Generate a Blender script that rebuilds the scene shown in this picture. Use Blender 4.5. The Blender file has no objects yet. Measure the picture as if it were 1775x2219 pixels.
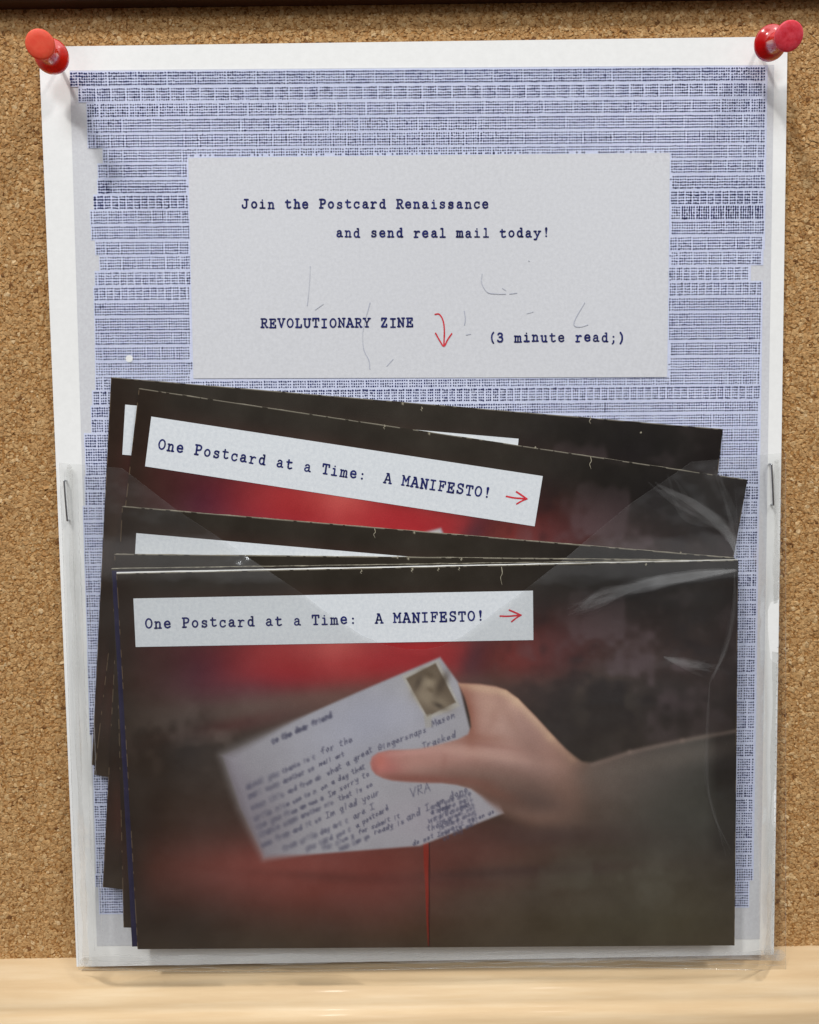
import bpy, math, random
import numpy as np
from mathutils import Matrix, Vector, Euler
random.seed(7); rng = np.random.default_rng(11)

# ------------------------------------------------------------------ camera, world, lamps, exposure
SC = bpy.context.scene
W, H, F = 1775.0, 2219.0, 1777.0
CAM_ROT = Euler((math.radians(86.349), math.radians(0.819), math.radians(-0.239)), 'XYZ')
CAM_LOC = Vector((-0.0039, -0.2446, 0.0173))
cam_d = bpy.data.cameras.new('camera'); cam = bpy.data.objects.new('camera', cam_d)
SC.collection.objects.link(cam); SC.camera = cam
cam.location = CAM_LOC; cam.rotation_euler = CAM_ROT
cam_d.sensor_fit = 'HORIZONTAL'; cam_d.sensor_width = 36.0; cam_d.lens = 36.0 * F / W
cam_d.clip_start = 0.01; cam_d.clip_end = 50

wd = bpy.data.worlds.new("World"); SC.world = wd; wd.use_nodes = True
nt = wd.node_tree; bg = nt.nodes['Background']
tc = nt.nodes.new('ShaderNodeTexCoord'); sx = nt.nodes.new('ShaderNodeSeparateXYZ')
rp = nt.nodes.new('ShaderNodeValToRGB'); mr = nt.nodes.new('ShaderNodeMapRange')
nt.links.new(tc.outputs['Generated'], sx.inputs[0]); nt.links.new(sx.outputs['Z'], mr.inputs['Value'])
mr.inputs['From Min'].default_value = -1; mr.inputs['From Max'].default_value = 1
nt.links.new(mr.outputs[0], rp.inputs[0]); nt.links.new(rp.outputs[0], bg.inputs[0])
e = rp.color_ramp.elements
e[0].position = 0.0; e[0].color = (0.18, 0.12, 0.08, 1)      # floor
e[1].position = 1.0; e[1].color = (1.0, 1.0, 1.0, 1)         # ceiling
k = e.new(0.50); k.color = (0.17, 0.155, 0.15, 1)             # far walls of the room
k = e.new(0.64); k.color = (0.80, 0.80, 0.82, 1)
bg.inputs[1].default_value = 0.62

def lamp(name, loc, target, size, power, col):
    l = bpy.data.lights.new(name, 'AREA'); l.shape = 'SQUARE'; l.size = size; l.energy = power; l.color = col
    o = bpy.data.objects.new(name, l); SC.collection.objects.link(o); o.location = loc
    o.rotation_euler = (Vector(target) - Vector(loc)).to_track_quat('-Z', 'Y').to_euler()
lamp('ceiling_and_fill_lamp', (-0.75, -1.05, 1.75), (0, 0, 0), 0.16, 23.0, (1.0, 0.98, 0.95))
lamp('ceiling_and_fill_lamp', (0.95, -0.95, 1.55), (0, 0, 0), 0.22, 11.0, (1.0, 0.97, 0.93))
lamp('ceiling_and_fill_lamp', (-0.25, -1.6, 1.3), (0, 0, 0), 0.5, 13.0, (0.93, 0.97, 1.0))  # large soft fill added to brighten the scene, not a ceiling fitting
SC.view_settings.view_transform = 'Standard'; SC.view_settings.look = 'None'
SC.view_settings.exposure = 0.0; SC.view_settings.gamma = 1.0
SC.cycles.transparent_max_bounces = 16

# ------------------------------------------------------------------ helpers
def lin(c):
    c = np.asarray(c, float) / 255.0
    return np.where(c <= 0.04045, c / 12.92, ((c + 0.055) / 1.055) ** 2.4)

RC = np.array(CAM_ROT.to_matrix()); CC = np.array(CAM_LOC)
def at(uv, surf):
    """points of the surface y = surf(x, z) that the photograph shows at pixels uv"""
    uv = np.atleast_2d(np.asarray(uv, float))
    d = np.stack([(uv[:, 0] - W / 2) / F, -(uv[:, 1] - H / 2) / F, -np.ones(len(uv))], 1) @ RC.T
    y = np.zeros(len(uv))
    for _ in range(12):
        t = (y - CC[1]) / d[:, 1]
        p = CC + d * t[:, None]
        y = surf(p[:, 0], p[:, 2])
    t = (y - CC[1]) / d[:, 1]
    return CC + d * t[:, None]
def px(P):
    q = (np.asarray(P) - CC) @ RC
    return np.stack([W / 2 - F * q[:, 0] / q[:, 2], H / 2 + F * q[:, 1] / q[:, 2]], 1)

Z0, SL = 0.045, 0.020        # the sheet leans forward below Z0
def lean(z):
    t = Z0 - z
    return SL * np.where(t > 0.02, t - 0.01, np.where(t > 0, t * t / 0.04, 0))
def gline(u, v, a, b, w):
    """gaussian ridge along a pixel segment, evaluated in photo units on the wall"""
    a = np.array(a, float); b = np.array(b, float); d = b - a; L = (d ** 2).sum()
    t = np.clip(((u - a[0]) * d[0] + (v - a[1]) * d[1]) / L, 0, 1)
    r2 = (u - a[0] - t * d[0]) ** 2 + (v - a[1] - t * d[1]) ** 2
    return np.exp(-r2 / (2 * w * w))
def wall_uv(x, z):
    P = np.stack([x, np.zeros_like(x), z], 1); q = px(P); return q[:, 0], q[:, 1]
def sheet_y(x, z, off=0.0):
    u, v = wall_uv(x, z)
    y = -lean(z) + 0.0011 * np.exp(-((u - 125) ** 2 + (v - 135) ** 2) / 2 / 60 ** 2) + 0.0009 * np.exp(-((u - 1668) ** 2 + (v - 115) ** 2) / 2 / 50 ** 2)
    y = y + 0.00055 * gline(u, v, (140, 120), (235, 420), 24) - 0.0004 * gline(u, v, (190, 110), (330, 420), 36)
    y = y + 0.0005 * gline(u, v, (1668, 120), (1705, 330), 16) - 0.0004 * gline(u, v, (1640, 130), (1600, 420), 40)
    y = y + 0.00025 * np.sin(x * 55 + 1) * np.sin(z * 38) - 0.0007
    return y - off
def S(off): return lambda x, z: sheet_y(x, z, off)
def T(off):                  # the flat leaning plane the booklets lie in
    return lambda x, z: -SL * (Z0 - 0.01 - z) - 0.0012 - off

def tag(o, label=None, cat=None, group=None, kind=None):
    if label: o['label'] = label
    if cat: o['category'] = cat
    if group: o['group'] = group
    if kind: o['kind'] = kind
    return o
def link(o, parent=None):
    SC.collection.objects.link(o)
    if parent is not None: o.parent = parent
    return o
def empty(name, M=None):
    o = bpy.data.objects.new(name, None); o.empty_display_size = 0.01
    SC.collection.objects.link(o)
    if M is not None: o.matrix_world = M
    o['_m'] = 0; del o['_m']
    return o
def mesh(name, V, Fs, mat, parent=None, col=None, smooth=False, M=None):
    """V are world points; M (4x4) is the thing's frame, in which they are stored"""
    V = np.asarray(V, float)
    if M is not None:
        Mi = np.linalg.inv(np.array(M)); V = V @ Mi[:3, :3].T + Mi[:3, 3]
    me = bpy.data.meshes.new(name)
    Fs = [np.asarray(f, np.int32) for f in (Fs if isinstance(Fs, list) and len(Fs) and isinstance(Fs[0], np.ndarray) and Fs[0].ndim == 2 else [np.asarray(Fs, np.int32)])]
    me.vertices.add(len(V)); me.vertices.foreach_set('co', V.astype(np.float32).ravel())
    li = np.concatenate([f.ravel() for f in Fs]); tot = np.concatenate([np.full(len(f), f.shape[1]) for f in Fs])
    me.loops.add(len(li)); me.loops.foreach_set('vertex_index', li)
    me.polygons.add(len(tot)); st = np.concatenate([[0], np.cumsum(tot)[:-1]])
    me.polygons.foreach_set('loop_start', st.astype(np.int32)); me.polygons.foreach_set('loop_total', tot.astype(np.int32))
    me.polygons.foreach_set('use_smooth', np.full(len(tot), smooth))
    me.update(calc_edges=True); me.validate()
    if col is not None:
        a = me.color_attributes.new('Col', 'FLOAT_COLOR', 'POINT')
        c = np.ones((len(V), 4), np.float32); c[:, :3] = col; a.data.foreach_set('color', c.ravel())
    me.materials.append(mat)
    return link(bpy.data.objects.new(name, me), parent)
def grid_faces(nx, ny, o=0):
    i, j = np.meshgrid(np.arange(nx - 1), np.arange(ny - 1)); a = (j * nx + i).ravel() + o
    return np.stack([a, a + nx, a + nx + 1, a + 1], 1)
def quad_px(c, nx, ny):
    """bilinear grid of pixels in a quad TL TR BR BL, row by row"""
    c = np.asarray(c, float); s, t = np.meshgrid(np.linspace(0, 1, nx), np.linspace(0, 1, ny)); s = s.ravel()[:, None]; t = t.ravel()[:, None]
    return (c[0] * (1 - s) + c[1] * s) * (1 - t) + (c[3] * (1 - s) + c[2] * s) * t
def slab(name, c, nx, ny, surf, thick, mat, parent=None, M=None, smooth=False, jit=0.0):
    """a sheet over a pixel quad with real thickness"""
    uv = quad_px(c, nx, ny)
    if jit:
        g = np.arange(nx * ny); i = g % nx; j = g // nx
        b = (i == 0) | (i == nx - 1) | (j == 0) | (j == ny - 1)
        uv[b] += rng.normal(0, jit, (b.sum(), 2))
    P = at(uv, surf); B = P.copy(); B[:, 1] += thick; n = nx * ny
    top = grid_faces(nx, ny); bot = grid_faces(nx, ny, n)[:, ::-1]
    ring = list(range(nx)) + [nx * j + nx - 1 for j in range(1, ny)] + [nx * (ny - 1) + i for i in range(nx - 2, -1, -1)] + [nx * j for j in range(ny - 2, 0, -1)]
    r = np.array(ring); m = len(r); i = np.arange(m); i2 = (i + 1) % m
    side = np.stack([2 * n + i, 2 * n + i2, 2 * n + m + i2, 2 * n + m + i], 1)[:, ::-1]
    return mesh(name, np.vstack([P, B, P[r], B[r]]), np.vstack([top, bot, side]), mat, parent, M=M, smooth=smooth)
def catmull(p, n=6):
    p = np.asarray(p, float)
    if len(p) < 3: return p
    q = np.vstack([2 * p[0] - p[1], p, 2 * p[-1] - p[-2]]); out = []
    for i in range(1, len(q) - 2):
        for t in np.linspace(0, 1, n, endpoint=False):
            a, b, c, d = q[i - 1], q[i], q[i + 1], q[i + 2]
            out.append(0.5 * (2 * b + (c - a) * t + (2 * a - 5 * b + 4 * c - d) * t * t + (3 * b - a - 3 * c + d) * t ** 3))
    out.append(p[-1]); return np.array(out)
class Ink:
    """flat ribbons with round ends, drawn in pixels and laid on a surface"""
    def __init__(s): s.v = []; s.f4 = []; s.f3 = []; s.n = 0; s.k = 0; s.lift = []
    def stroke(s, p, w, taper=None):
        p = np.asarray(p, float); n = len(p); d = np.gradient(p, axis=0); L = np.hypot(d[:, 0], d[:, 1])[:, None] + 1e-9; d = d / L
        nn = np.stack([-d[:, 1], d[:, 0]], 1); ww = np.full(n, w / 2.0) if taper is None else np.asarray(taper) * w / 2.0
        ww = ww * (1 + rng.normal(0, 0.05, n))
        a = p + nn * ww[:, None]; b = p - nn * ww[:, None]; o = s.n
        s.v.append(np.vstack([a, b])); i = np.arange(n - 1)
        s.f4.append(np.stack([o + i, o + i + 1, o + n + i + 1, o + n + i], 1)); s.n += 2 * n
        s.lift.append(np.full(2 * n, s.k % 5)); s.k += 1
        for q, r in ((p[0], ww[0]), (p[-1], ww[-1])): s.dot(q, r)
    def dot(s, q, r, m=9):
        o = s.n; t = np.linspace(0, 2 * math.pi, m, endpoint=False)
        s.v.append(np.vstack([[q], q + r * np.stack([np.cos(t), np.sin(t)], 1)])); i = np.arange(m)
        s.f3.append(np.stack([np.full(m, o), o + 1 + i, o + 1 + (i + 1) % m], 1)); s.n += m + 1
        s.lift.append(np.full(m + 1, s.k % 5)); s.k += 1
    def build(s, name, surf, mat, parent, M=None):
        P = at(np.vstack(s.v), surf); P[:, 1] -= np.concatenate(s.lift) * 0.000012
        return mesh(name, P, [x for x in (np.vstack(s.f4) if s.f4 else None, np.vstack(s.f3) if s.f3 else None) if x is not None], mat, parent, M=M)

# ------------------------------------------------------------------ materials
def newmat(name, rgb=(200, 200, 200), rough=0.6, spec=0.3, metal=0.0, coat=0.0):
    m = bpy.data.materials.new(name); m.use_nodes = True; p = m.node_tree.nodes['Principled BSDF']
    p.inputs['Base Color'].default_value = (*lin(rgb), 1); p.inputs['Roughness'].default_value = rough
    p.inputs['Specular IOR Level'].default_value = spec; p.inputs['Metallic'].default_value = metal
    p.inputs['Coat Weight'].default_value = coat; p.inputs['Coat Roughness'].default_value = 0.12
    return m, m.node_tree, p
def noise(nt, scale, detail=3, rough=0.6, stretch=None, out='Fac'):
    tc = nt.nodes.new('ShaderNodeTexCoord'); n = nt.nodes.new('ShaderNodeTexNoise')
    n.inputs['Scale'].default_value = scale; n.inputs['Detail'].default_value = detail; n.inputs['Roughness'].default_value = rough
    src = tc.outputs['Object']
    if stretch:
        mp = nt.nodes.new('ShaderNodeMapping'); mp.inputs['Scale'].default_value = stretch; nt.links.new(src, mp.inputs[0]); src = mp.outputs[0]
    nt.links.new(src, n.inputs['Vector']); return n.outputs[out]
def ramp(nt, src, stops):
    r = nt.nodes.new('ShaderNodeValToRGB'); e = r.color_ramp.elements
    e[0].position = stops[0][0]; e[0].color = (*lin(stops[0][1]), 1); e[1].position = stops[-1][0]; e[1].color = (*lin(stops[-1][1]), 1)
    for p, c in stops[1:-1]: k = e.new(p); k.color = (*lin(c), 1)
    nt.links.new(src, r.inputs[0]); return r.outputs[0]
def bump(nt, p, src, dist, strength=1.0):
    b = nt.nodes.new('ShaderNodeBump'); b.inputs['Distance'].default_value = dist; b.inputs['Strength'].default_value = strength
    nt.links.new(src, b.inputs['Height']); nt.links.new(b.outputs[0], p.inputs['Normal']); return b
def paper(name, a, b, rough=0.7, scale=900):
    m, t, p = newmat(name, a, rough, 0.25)
    s1 = noise(t, scale, 4, 0.7); c = ramp(t, s1, [(0.33, a), (0.67, b)]); t.links.new(c, p.inputs['Base Color'])
    bump(t, p, noise(t, 2500, 2), 0.00003, 0.5); return m
M_WHITE = paper('white_paper', (240, 241, 240), (245, 246, 245), 0.6, 500)
M_PRINT = paper('grey_blue_print', (206, 207, 212), (217, 219, 223), 0.6, 1100)
M_TINT = paper('lavender_print', (202, 209, 236), (216, 222, 243), 0.6, 900)
M_PANEL = paper('panel_print', (209, 211, 216), (219, 221, 226), 0.6, 1000)
M_LABEL = paper('label_print', (212, 218, 224), (226, 231, 235), 0.55, 1000)
M_PAGES = paper('page_edge_paper', (84, 78, 66), (178, 172, 154), 0.7, 260)
def inkmat(name, a, b, scale=420):
    m, t, p = newmat(name, a, 0.7, 0.2); c = ramp(t, noise(t, scale, 3), [(0.35, a), (0.7, b)]); t.links.new(c, p.inputs['Base Color']); return m
M_INK = inkmat('navy_typewriter_ink', (20, 24, 78), (38, 46, 118))
M_DOT = inkmat('navy_dot_ink', (20, 26, 72), (38, 46, 104), 260)
M_FAINT = inkmat('faint_pencil', (172, 176, 194), (203, 206, 212), 260)
M_RED = inkmat('red_pen_ink', (196, 28, 46), (222, 62, 74), 500)

m, t, p = newmat('glossy_cover_print', (60, 50, 44), 0.40, 0.22); M_COVER = m
va = t.nodes.new('ShaderNodeVertexColor'); va.layer_name = 'Col'
mx = t.nodes.new('ShaderNodeMix'); mx.data_type = 'RGBA'; mx.blend_type = 'MULTIPLY'; mx.inputs['Factor'].default_value = 1.0
g = ramp(t, noise(t, 2600, 2), [(0.3, (236, 236, 236)), (0.7, (255, 255, 255))])
t.links.new(va.outputs[0], mx.inputs['A']); t.links.new(g, mx.inputs['B']); t.links.new(mx.outputs['Result'], p.inputs['Base Color'])
bump(t, p, noise(t, 60, 2), 0.0004, 0.25)
M_NAVY, t, p = newmat('navy_booklet_print', (30, 28, 62), 0.4, 0.35)
t.links.new(ramp(t, noise(t, 300, 4), [(0.35, (26, 24, 58)), (0.62, (40, 34, 66)), (0.75, (92, 84, 96))]), p.inputs['Base Color'])

# clear plastic
M_CLEAR = bpy.data.materials.new('clear_plastic'); M_CLEAR.use_nodes = True; t = M_CLEAR.node_tree
for n in list(t.nodes):
    if n.type != 'OUTPUT_MATERIAL': t.nodes.remove(n)
out = [n for n in t.nodes][0]
def clear_nodes(t, out, veil, gloss, rough, bd, tint=(0.968, 0.970, 0.966, 1)):
    tr = t.nodes.new('ShaderNodeBsdfTransparent'); tr.inputs[0].default_value = tint
    di = t.nodes.new('ShaderNodeBsdfDiffuse'); di.inputs[0].default_value = (0.85, 0.86, 0.86, 1)
    gl = t.nodes.new('ShaderNodeBsdfGlossy'); gl.inputs['Roughness'].default_value = rough
    m1 = t.nodes.new('ShaderNodeMixShader'); m2 = t.nodes.new('ShaderNodeMixShader')
    n1 = noise(t, 34, 4, 0.55, (1, 1, 2.2))
    mr = t.nodes.new('ShaderNodeMapRange'); mr.inputs['From Min'].default_value = 0.3; mr.inputs['From Max'].default_value = 0.72
    mr.inputs['To Min'].default_value = veil * 0.35; mr.inputs['To Max'].default_value = veil * 1.8; t.links.new(n1, mr.inputs[0])
    t.links.new(mr.outputs[0], m1.inputs[0]); t.links.new(tr.outputs[0], m1.inputs[1]); t.links.new(di.outputs[0], m1.inputs[2])
    fr = t.nodes.new('ShaderNodeLayerWeight'); fr.inputs[0].default_value = 0.5          # Facing: the same from both sides
    pw = t.nodes.new('ShaderNodeMath'); pw.operation = 'POWER'; pw.inputs[1].default_value = 5.0; t.links.new(fr.outputs['Facing'], pw.inputs[0])
    ml = t.nodes.new('ShaderNodeMath'); ml.operation = 'MULTIPLY_ADD'; ml.inputs[1].default_value = 0.9; ml.inputs[2].default_value = 0.04 * gloss; t.links.new(pw.outputs[0], ml.inputs[0])
    t.links.new(ml.outputs[0], m2.inputs[0]); t.links.new(m1.outputs[0], m2.inputs[1]); t.links.new(gl.outputs[0], m2.inputs[2])
    b = t.nodes.new('ShaderNodeBump'); b.inputs['Distance'].default_value = bd; b.inputs['Strength'].default_value = 0.6
    t.links.new(noise(t, 45, 3, 0.5), b.inputs['Height'])
    t.links.new(b.outputs[0], gl.inputs['Normal'])
    t.links.new(m2.outputs[0], out.inputs[0])
clear_nodes(t, out, 0.010, 1.9, 0.10, 0.0026)
M_SEAM = bpy.data.materials.new('welded_plastic'); M_SEAM.use_nodes = True; t = M_SEAM.node_tree
for n in list(t.nodes):
    if n.type != 'OUTPUT_MATERIAL': t.nodes.remove(n)
clear_nodes(t, [n for n in t.nodes][0], 0.16, 2.4, 0.12, 0.002, (0.955, 0.955, 0.948, 1))
M_GLINT = bpy.data.materials.new('glint_plastic'); M_GLINT.use_nodes = True; t = M_GLINT.node_tree  # faint film for the painted glint ribbons and the top rim
for n in list(t.nodes):
    if n.type != 'OUTPUT_MATERIAL': t.nodes.remove(n)
clear_nodes(t, [n for n in t.nodes][0], 0.008, 0.5, 0.35, 0.002, (0.995, 0.995, 0.995, 1))

M_PIN, t, p = newmat('translucent_red_plastic', (214, 6, 14), 0.16, 0.5)
p.inputs['Subsurface Weight'].default_value = 0.25; p.inputs['Subsurface Radius'].default_value = (0.006, 0.0015, 0.001)
p.inputs['Subsurface Scale'].default_value = 1.0; p.inputs['Transmission Weight'].default_value = 0.25
M_PINO, t, p = newmat('translucent_orange_red_plastic', (232, 34, 6), 0.18, 0.5)
p.inputs['Subsurface Weight'].default_value = 0.25; p.inputs['Subsurface Radius'].default_value = (0.006, 0.002, 0.001)
p.inputs['Subsurface Scale'].default_value = 1.0; p.inputs['Transmission Weight'].default_value = 0.25
M_PINF, t, p = newmat('frosted_red_plastic', (246, 62, 50), 0.5, 0.4)
t.links.new(ramp(t, noise(t, 700, 3), [(0.3, (250, 74, 46)), (0.7, (255, 98, 66))]), p.inputs['Base Color'])
p.inputs['Subsurface Weight'].default_value = 0.5; p.inputs['Subsurface Radius'].default_value = (0.005, 0.0015, 0.001); p.inputs['Subsurface Scale'].default_value = 1.0
M_PINK, t, p = newmat('frosted_pink_red_plastic', (236, 48, 66), 0.5, 0.4)
t.links.new(ramp(t, noise(t, 700, 3), [(0.3, (226, 34, 54)), (0.7, (244, 84, 100))]), p.inputs['Base Color'])
p.inputs['Subsurface Weight'].default_value = 0.5; p.inputs['Subsurface Radius'].default_value = (0.005, 0.0015, 0.001); p.inputs['Subsurface Scale'].default_value = 1.0
M_STEEL, _, _ = newmat('steel', (190, 192, 196), 0.22, 0.5, 1.0)

M_CORKB, t, p = newmat('cork_binder', (120, 80, 40), 0.9, 0.15)
t.links.new(ramp(t, noise(t, 1300, 4, 0.7), [(0.35, (96, 60, 28)), (0.5, (160, 114, 64)), (0.68, (200, 154, 98))]), p.inputs['Base Color'])
M_CORK, t, p = newmat('cork_granule', (184, 140, 88), 0.85, 0.2)
va = t.nodes.new('ShaderNodeVertexColor'); va.layer_name = 'Col'
mx = t.nodes.new('ShaderNodeMix'); mx.data_type = 'RGBA'; mx.blend_type = 'MULTIPLY'; mx.inputs['Factor'].default_value = 1.0
g = ramp(t, noise(t, 1500, 4, 0.7), [(0.32, (176, 160, 140)), (0.48, (238, 234, 228)), (0.7, (255, 255, 255))])
t.links.new(va.outputs[0], mx.inputs['A']); t.links.new(g, mx.inputs['B']); t.links.new(mx.outputs['Result'], p.inputs['Base Color'])
bump(t, p, noise(t, 1800, 3), 0.0003, 0.6)

M_WOOD, t, p = newmat('pale_varnished_pine', (226, 190, 140), 0.55, 0.3, 0, 0.05)
t.links.new(ramp(t, noise(t, 30, 5, 0.6, (0.5, 6, 9)), [(0.3, (208, 178, 138)), (0.5, (218, 190, 150)), (0.7, (228, 204, 168))]), p.inputs['Base Color'])
bump(t, p, noise(t, 40, 3, 0.5, (0.7, 5, 6)), 0.0006, 0.35)
M_DARKW, t, p = newmat('dark_brown_wood', (70, 44, 30), 0.5, 0.3)
t.links.new(ramp(t, noise(t, 30, 5, 0.6, (0.5, 6, 9)), [(0.3, (48, 30, 24)), (0.7, (78, 50, 36))]), p.inputs['Base Color'])

# ------------------------------------------------------------------ notice board
YC = 0.0016
board = empty('notice_board', Matrix.Translation((0, YC, 0)))
tag(board, 'cork notice board with pale wooden bottom rail behind the poster', 'notice board')
BM = board.matrix_world.copy()
zj = at([(887, 2062)], lambda x, z: np.full_like(x, YC))[0][2]       # cork meets the bottom rail
zt = 0.1560
def box(name, x0, x1, y0, y1, z0, z1, mat, parent, M):
    V = [(x, y, z) for x in (x0, x1) for y in (y0, y1) for z in (z0, z1)]
    Fq = [(0, 1, 3, 2), (4, 6, 7, 5), (0, 4, 5, 1), (2, 3, 7, 6), (0, 2, 6, 4), (1, 5, 7, 3)]
    return mesh(name, V, Fq, mat, parent, M=M)
cork = box('cork_panel', -0.20, 0.20, YC, YC + 0.006, zj - 0.004, 0.20, M_CORKB, board, BM)
# granules: irregular low chips pressed into the face
sp = 0.00082
gx, gz = np.meshgrid(np.arange(-0.150, 0.150, sp), np.arange(zj - 0.001, 0.172, sp))
gx = gx.ravel() + rng.uniform(-.55, .55, gx.size) * sp; gz = gz.ravel() + rng.uniform(-.55, .55, gz.size) * sp
keep = ~((np.abs(gx + 0.0) < 0.088) & (gz < 0.120))
gx = gx[keep]; gz = gz[keep]; n = len(gx)
m6 = 6; ang = np.linspace(0, 2 * math.pi, m6, endpoint=False)[None] + rng.uniform(-.4, .4, (n, m6)) + rng.uniform(0, 6.28, (n, 1))
rad = (0.00042 + 0.00074 * rng.random((n, 1)) ** 1.7) * rng.uniform(0.72, 1.25, (n, m6))
asp = rng.uniform(0.6, 1.0, (n, 1)); rot = rng.uniform(0, 3.14, (n, 1))
lx = rad * np.cos(ang); lz = rad * np.sin(ang) * asp
ox = lx * np.cos(rot) - lz * np.sin(rot); oz = lx * np.sin(rot) + lz * np.cos(rot)
hh = rng.uniform(0.00002, 0.00020, (n, 1)); tx = rng.normal(0, .10, (n, 1)); tz = rng.normal(0, .10, (n, 1))
X0 = gx[:, None] + ox; Z_0 = gz[:, None] + oz
outer = np.stack([X0, YC + 0.00005 - hh * 0.35 + tx * ox + tz * oz, Z_0], 2)
inner = np.stack([gx[:, None] + ox * .72, YC - hh * 1.0 + tx * ox * .7 + tz * oz * .7 + rng.normal(0, .00002, (n, m6)), gz[:, None] + oz * .72], 2)
ctr = np.stack([gx, YC - hh[:, 0] * 1.05, gz], 1)[:, None]
V = np.concatenate([outer, inner, ctr], 1).reshape(-1, 3); st = 2 * m6 + 1
b0 = (np.arange(n) * st)[:, None]; i = np.arange(m6)[None]; j = (i + 1) % m6
q = np.stack([b0 + i, b0 + j, b0 + m6 + j, b0 + m6 + i], 2).reshape(-1, 4)
tr = np.stack([b0 + m6 + i, b0 + m6 + j, np.broadcast_to(b0 + 2 * m6, (n, m6))], 2).reshape(-1, 3)
pal = lin([(196, 156, 106), (204, 166, 116), (190, 148, 98), (214, 180, 132), (200, 160, 110), (178, 136, 88), (226, 196, 152), (132, 92, 54)])
ci = rng.choice(len(pal), n, p=[.25, .23, .17, .09, .17, .055, .02, .015])
cc = pal[ci] * rng.uniform(.90, 1.10, (n, 1))
gr = mesh('cork_granules', V, [q, tr], M_CORK, cork, col=np.repeat(cc, st, 0))
gr['kind'] = 'stuff'; gr.data.transform(Matrix.Translation((0, -YC, 0)))

def rail(name, prof, x0, x1, mat, nx=2, slope=0.0):
    prof = np.asarray(prof, float); k = len(prof); xs = np.linspace(x0, x1, nx); V = []
    for x in xs:
        for (y, z) in prof: V.append((x, y, z + slope * x))
    f = [(a * k + b, a * k + (b + 1) % k, (a + 1) * k + (b + 1) % k, (a + 1) * k + b) for a in range(nx - 1) for b in range(k)]
    fs = [np.array(f)]; caps = np.array([list(range(k))[::-1], [(nx - 1) * k + b for b in range(k)]])
    return mesh(name, V, fs + [caps], mat, board, smooth=False, M=BM)
def rnd(p, r=0.0012, n=6):
    """round the corners of a closed profile"""
    p = [np.array(a, float) for a in p]; out = []
    for i in range(len(p)):
        a, b, c = p[i - 1], p[i], p[(i + 1) % len(p)]
        u = (a - b) / np.linalg.norm(a - b); w = (c - b) / np.linalg.norm(c - b); rr = min(r, .45 * np.linalg.norm(a - b), .45 * np.linalg.norm(c - b))
        A = b + u * rr; C = b + w * rr
        for t in np.linspace(0, 1, n): out.append((1 - t) ** 2 * A + 2 * t * (1 - t) * b + t * t * C)
    return out
E1 = at([(887, 2139)], lambda x, z: np.full_like(x, -0.0085))[0]; E2 = at([(887, 2196)], lambda x, z: np.full_like(x, -0.0125))[0]
pr = [(YC + 0.006, zj - 0.0002), (YC, zj), (-0.0085, E1[2]), (-0.0105, E1[2] - 0.0022), (-0.0112, E2[2] + 0.0012), (-0.0135, E2[2] - 0.0004), (-0.0145, E2[2] - 0.004), (-0.0145, E2[2] - 0.03), (YC + 0.006, E2[2] - 0.03)]
wood = rail('bottom_rail', rnd(pr, 0.0014), -0.22, 0.22, M_WOOD, slope=0.0)
for poly in wood.data.polygons: poly.use_smooth = len(poly.vertices) == 4
zr = at([(887, 11)], lambda x, z: np.full_like(x, YC))[0][2]
rail('top_rail', rnd([(YC + .006, zr + 0.03), (YC + 0.006, zr + 0.0002), (-0.0028, zr), (-0.0038, zr + 0.001), (-0.0038, zr + 0.03)], .0008), -0.22, 0.22, M_DARKW)

# ------------------------------------------------------------------ poster
def hom(src, dst):
    A = []; 
    for (x, y), (u, v) in zip(src, dst):
        A += [[x, y, 1, 0, 0, 0, -u * x, -u * y, -u], [0, 0, 0, x, y, 1, -v * x, -v * y, -v]]
    return np.linalg.svd(np.array(A, float))[2][-1].reshape(3, 3)
def happ(Hm, p):
    p = np.atleast_2d(p); q = np.c_[p, np.ones(len(p))] @ Hm.T; return q[:, :2] / q[:, 2:]
poster = empty('poster', Matrix.Translation((0, 0, -0.1376)))
tag(poster, 'white sheet printed with a navy dot weave around a grey typewritten text panel', 'poster')
PM = poster.matrix_world.copy()
slab('paper', [(84, 101), (1707, 79), (1677, 2069), (166, 2095)], 90, 110, S(0.0), 0.00018, M_WHITE, poster, PM, smooth=True)
PC = [(151, 152), (1678, 140), (1647, 2035), (210, 2050)]
slab('print_area', PC, 90, 110, S(0.00010), 0.00005, M_PRINT, poster, PM, smooth=True)
HP = hom([(0, 0), (1527, 0), (1527, 1990), (0, 1990)], PC); HI = np.linalg.inv(HP)
# ragged left edge of the weave, in photo pixels
LE = [(156, 152), (190, 170), (222, 188), (290, 190), (323, 223), (355, 212), (388, 211), (414, 203), (438, 195), (470, 197), (500, 206), (535, 215), (564, 208), (595, 206), (626, 203), (700, 205), (760, 206), (820, 207), (845, 200), (875, 197), (925, 182), (960, 184), (1015, 183), (1100, 180), (1200, 183), (1290, 186), (1400, 189), (1600, 200), (1700, 203), (1880, 206), (1920, 214), (2000, 216)]
LEh = np.array([happ(HI, (x + 3, y))[0] for y, x in LE])
def left_s(tv):
    k = np.searchsorted(LEh[:, 1] - 3, tv) - 1
    return LEh[max(0, k), 0]
panel = [(408, 342), (1452, 331), (1446, 817), (419, 820)]
ph = happ(HI, panel); p_s0, p_s1, p_t0, p_t1 = ph[[0, 3], 0].mean(), ph[[1, 2], 0].mean(), ph[:2, 1].mean(), ph[2:, 1].mean()
DP = 5.36; dots = []; tint = []
tt = 7.0; bi = 0
tend = happ(HI, (700, 1977))[0][1]
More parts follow.
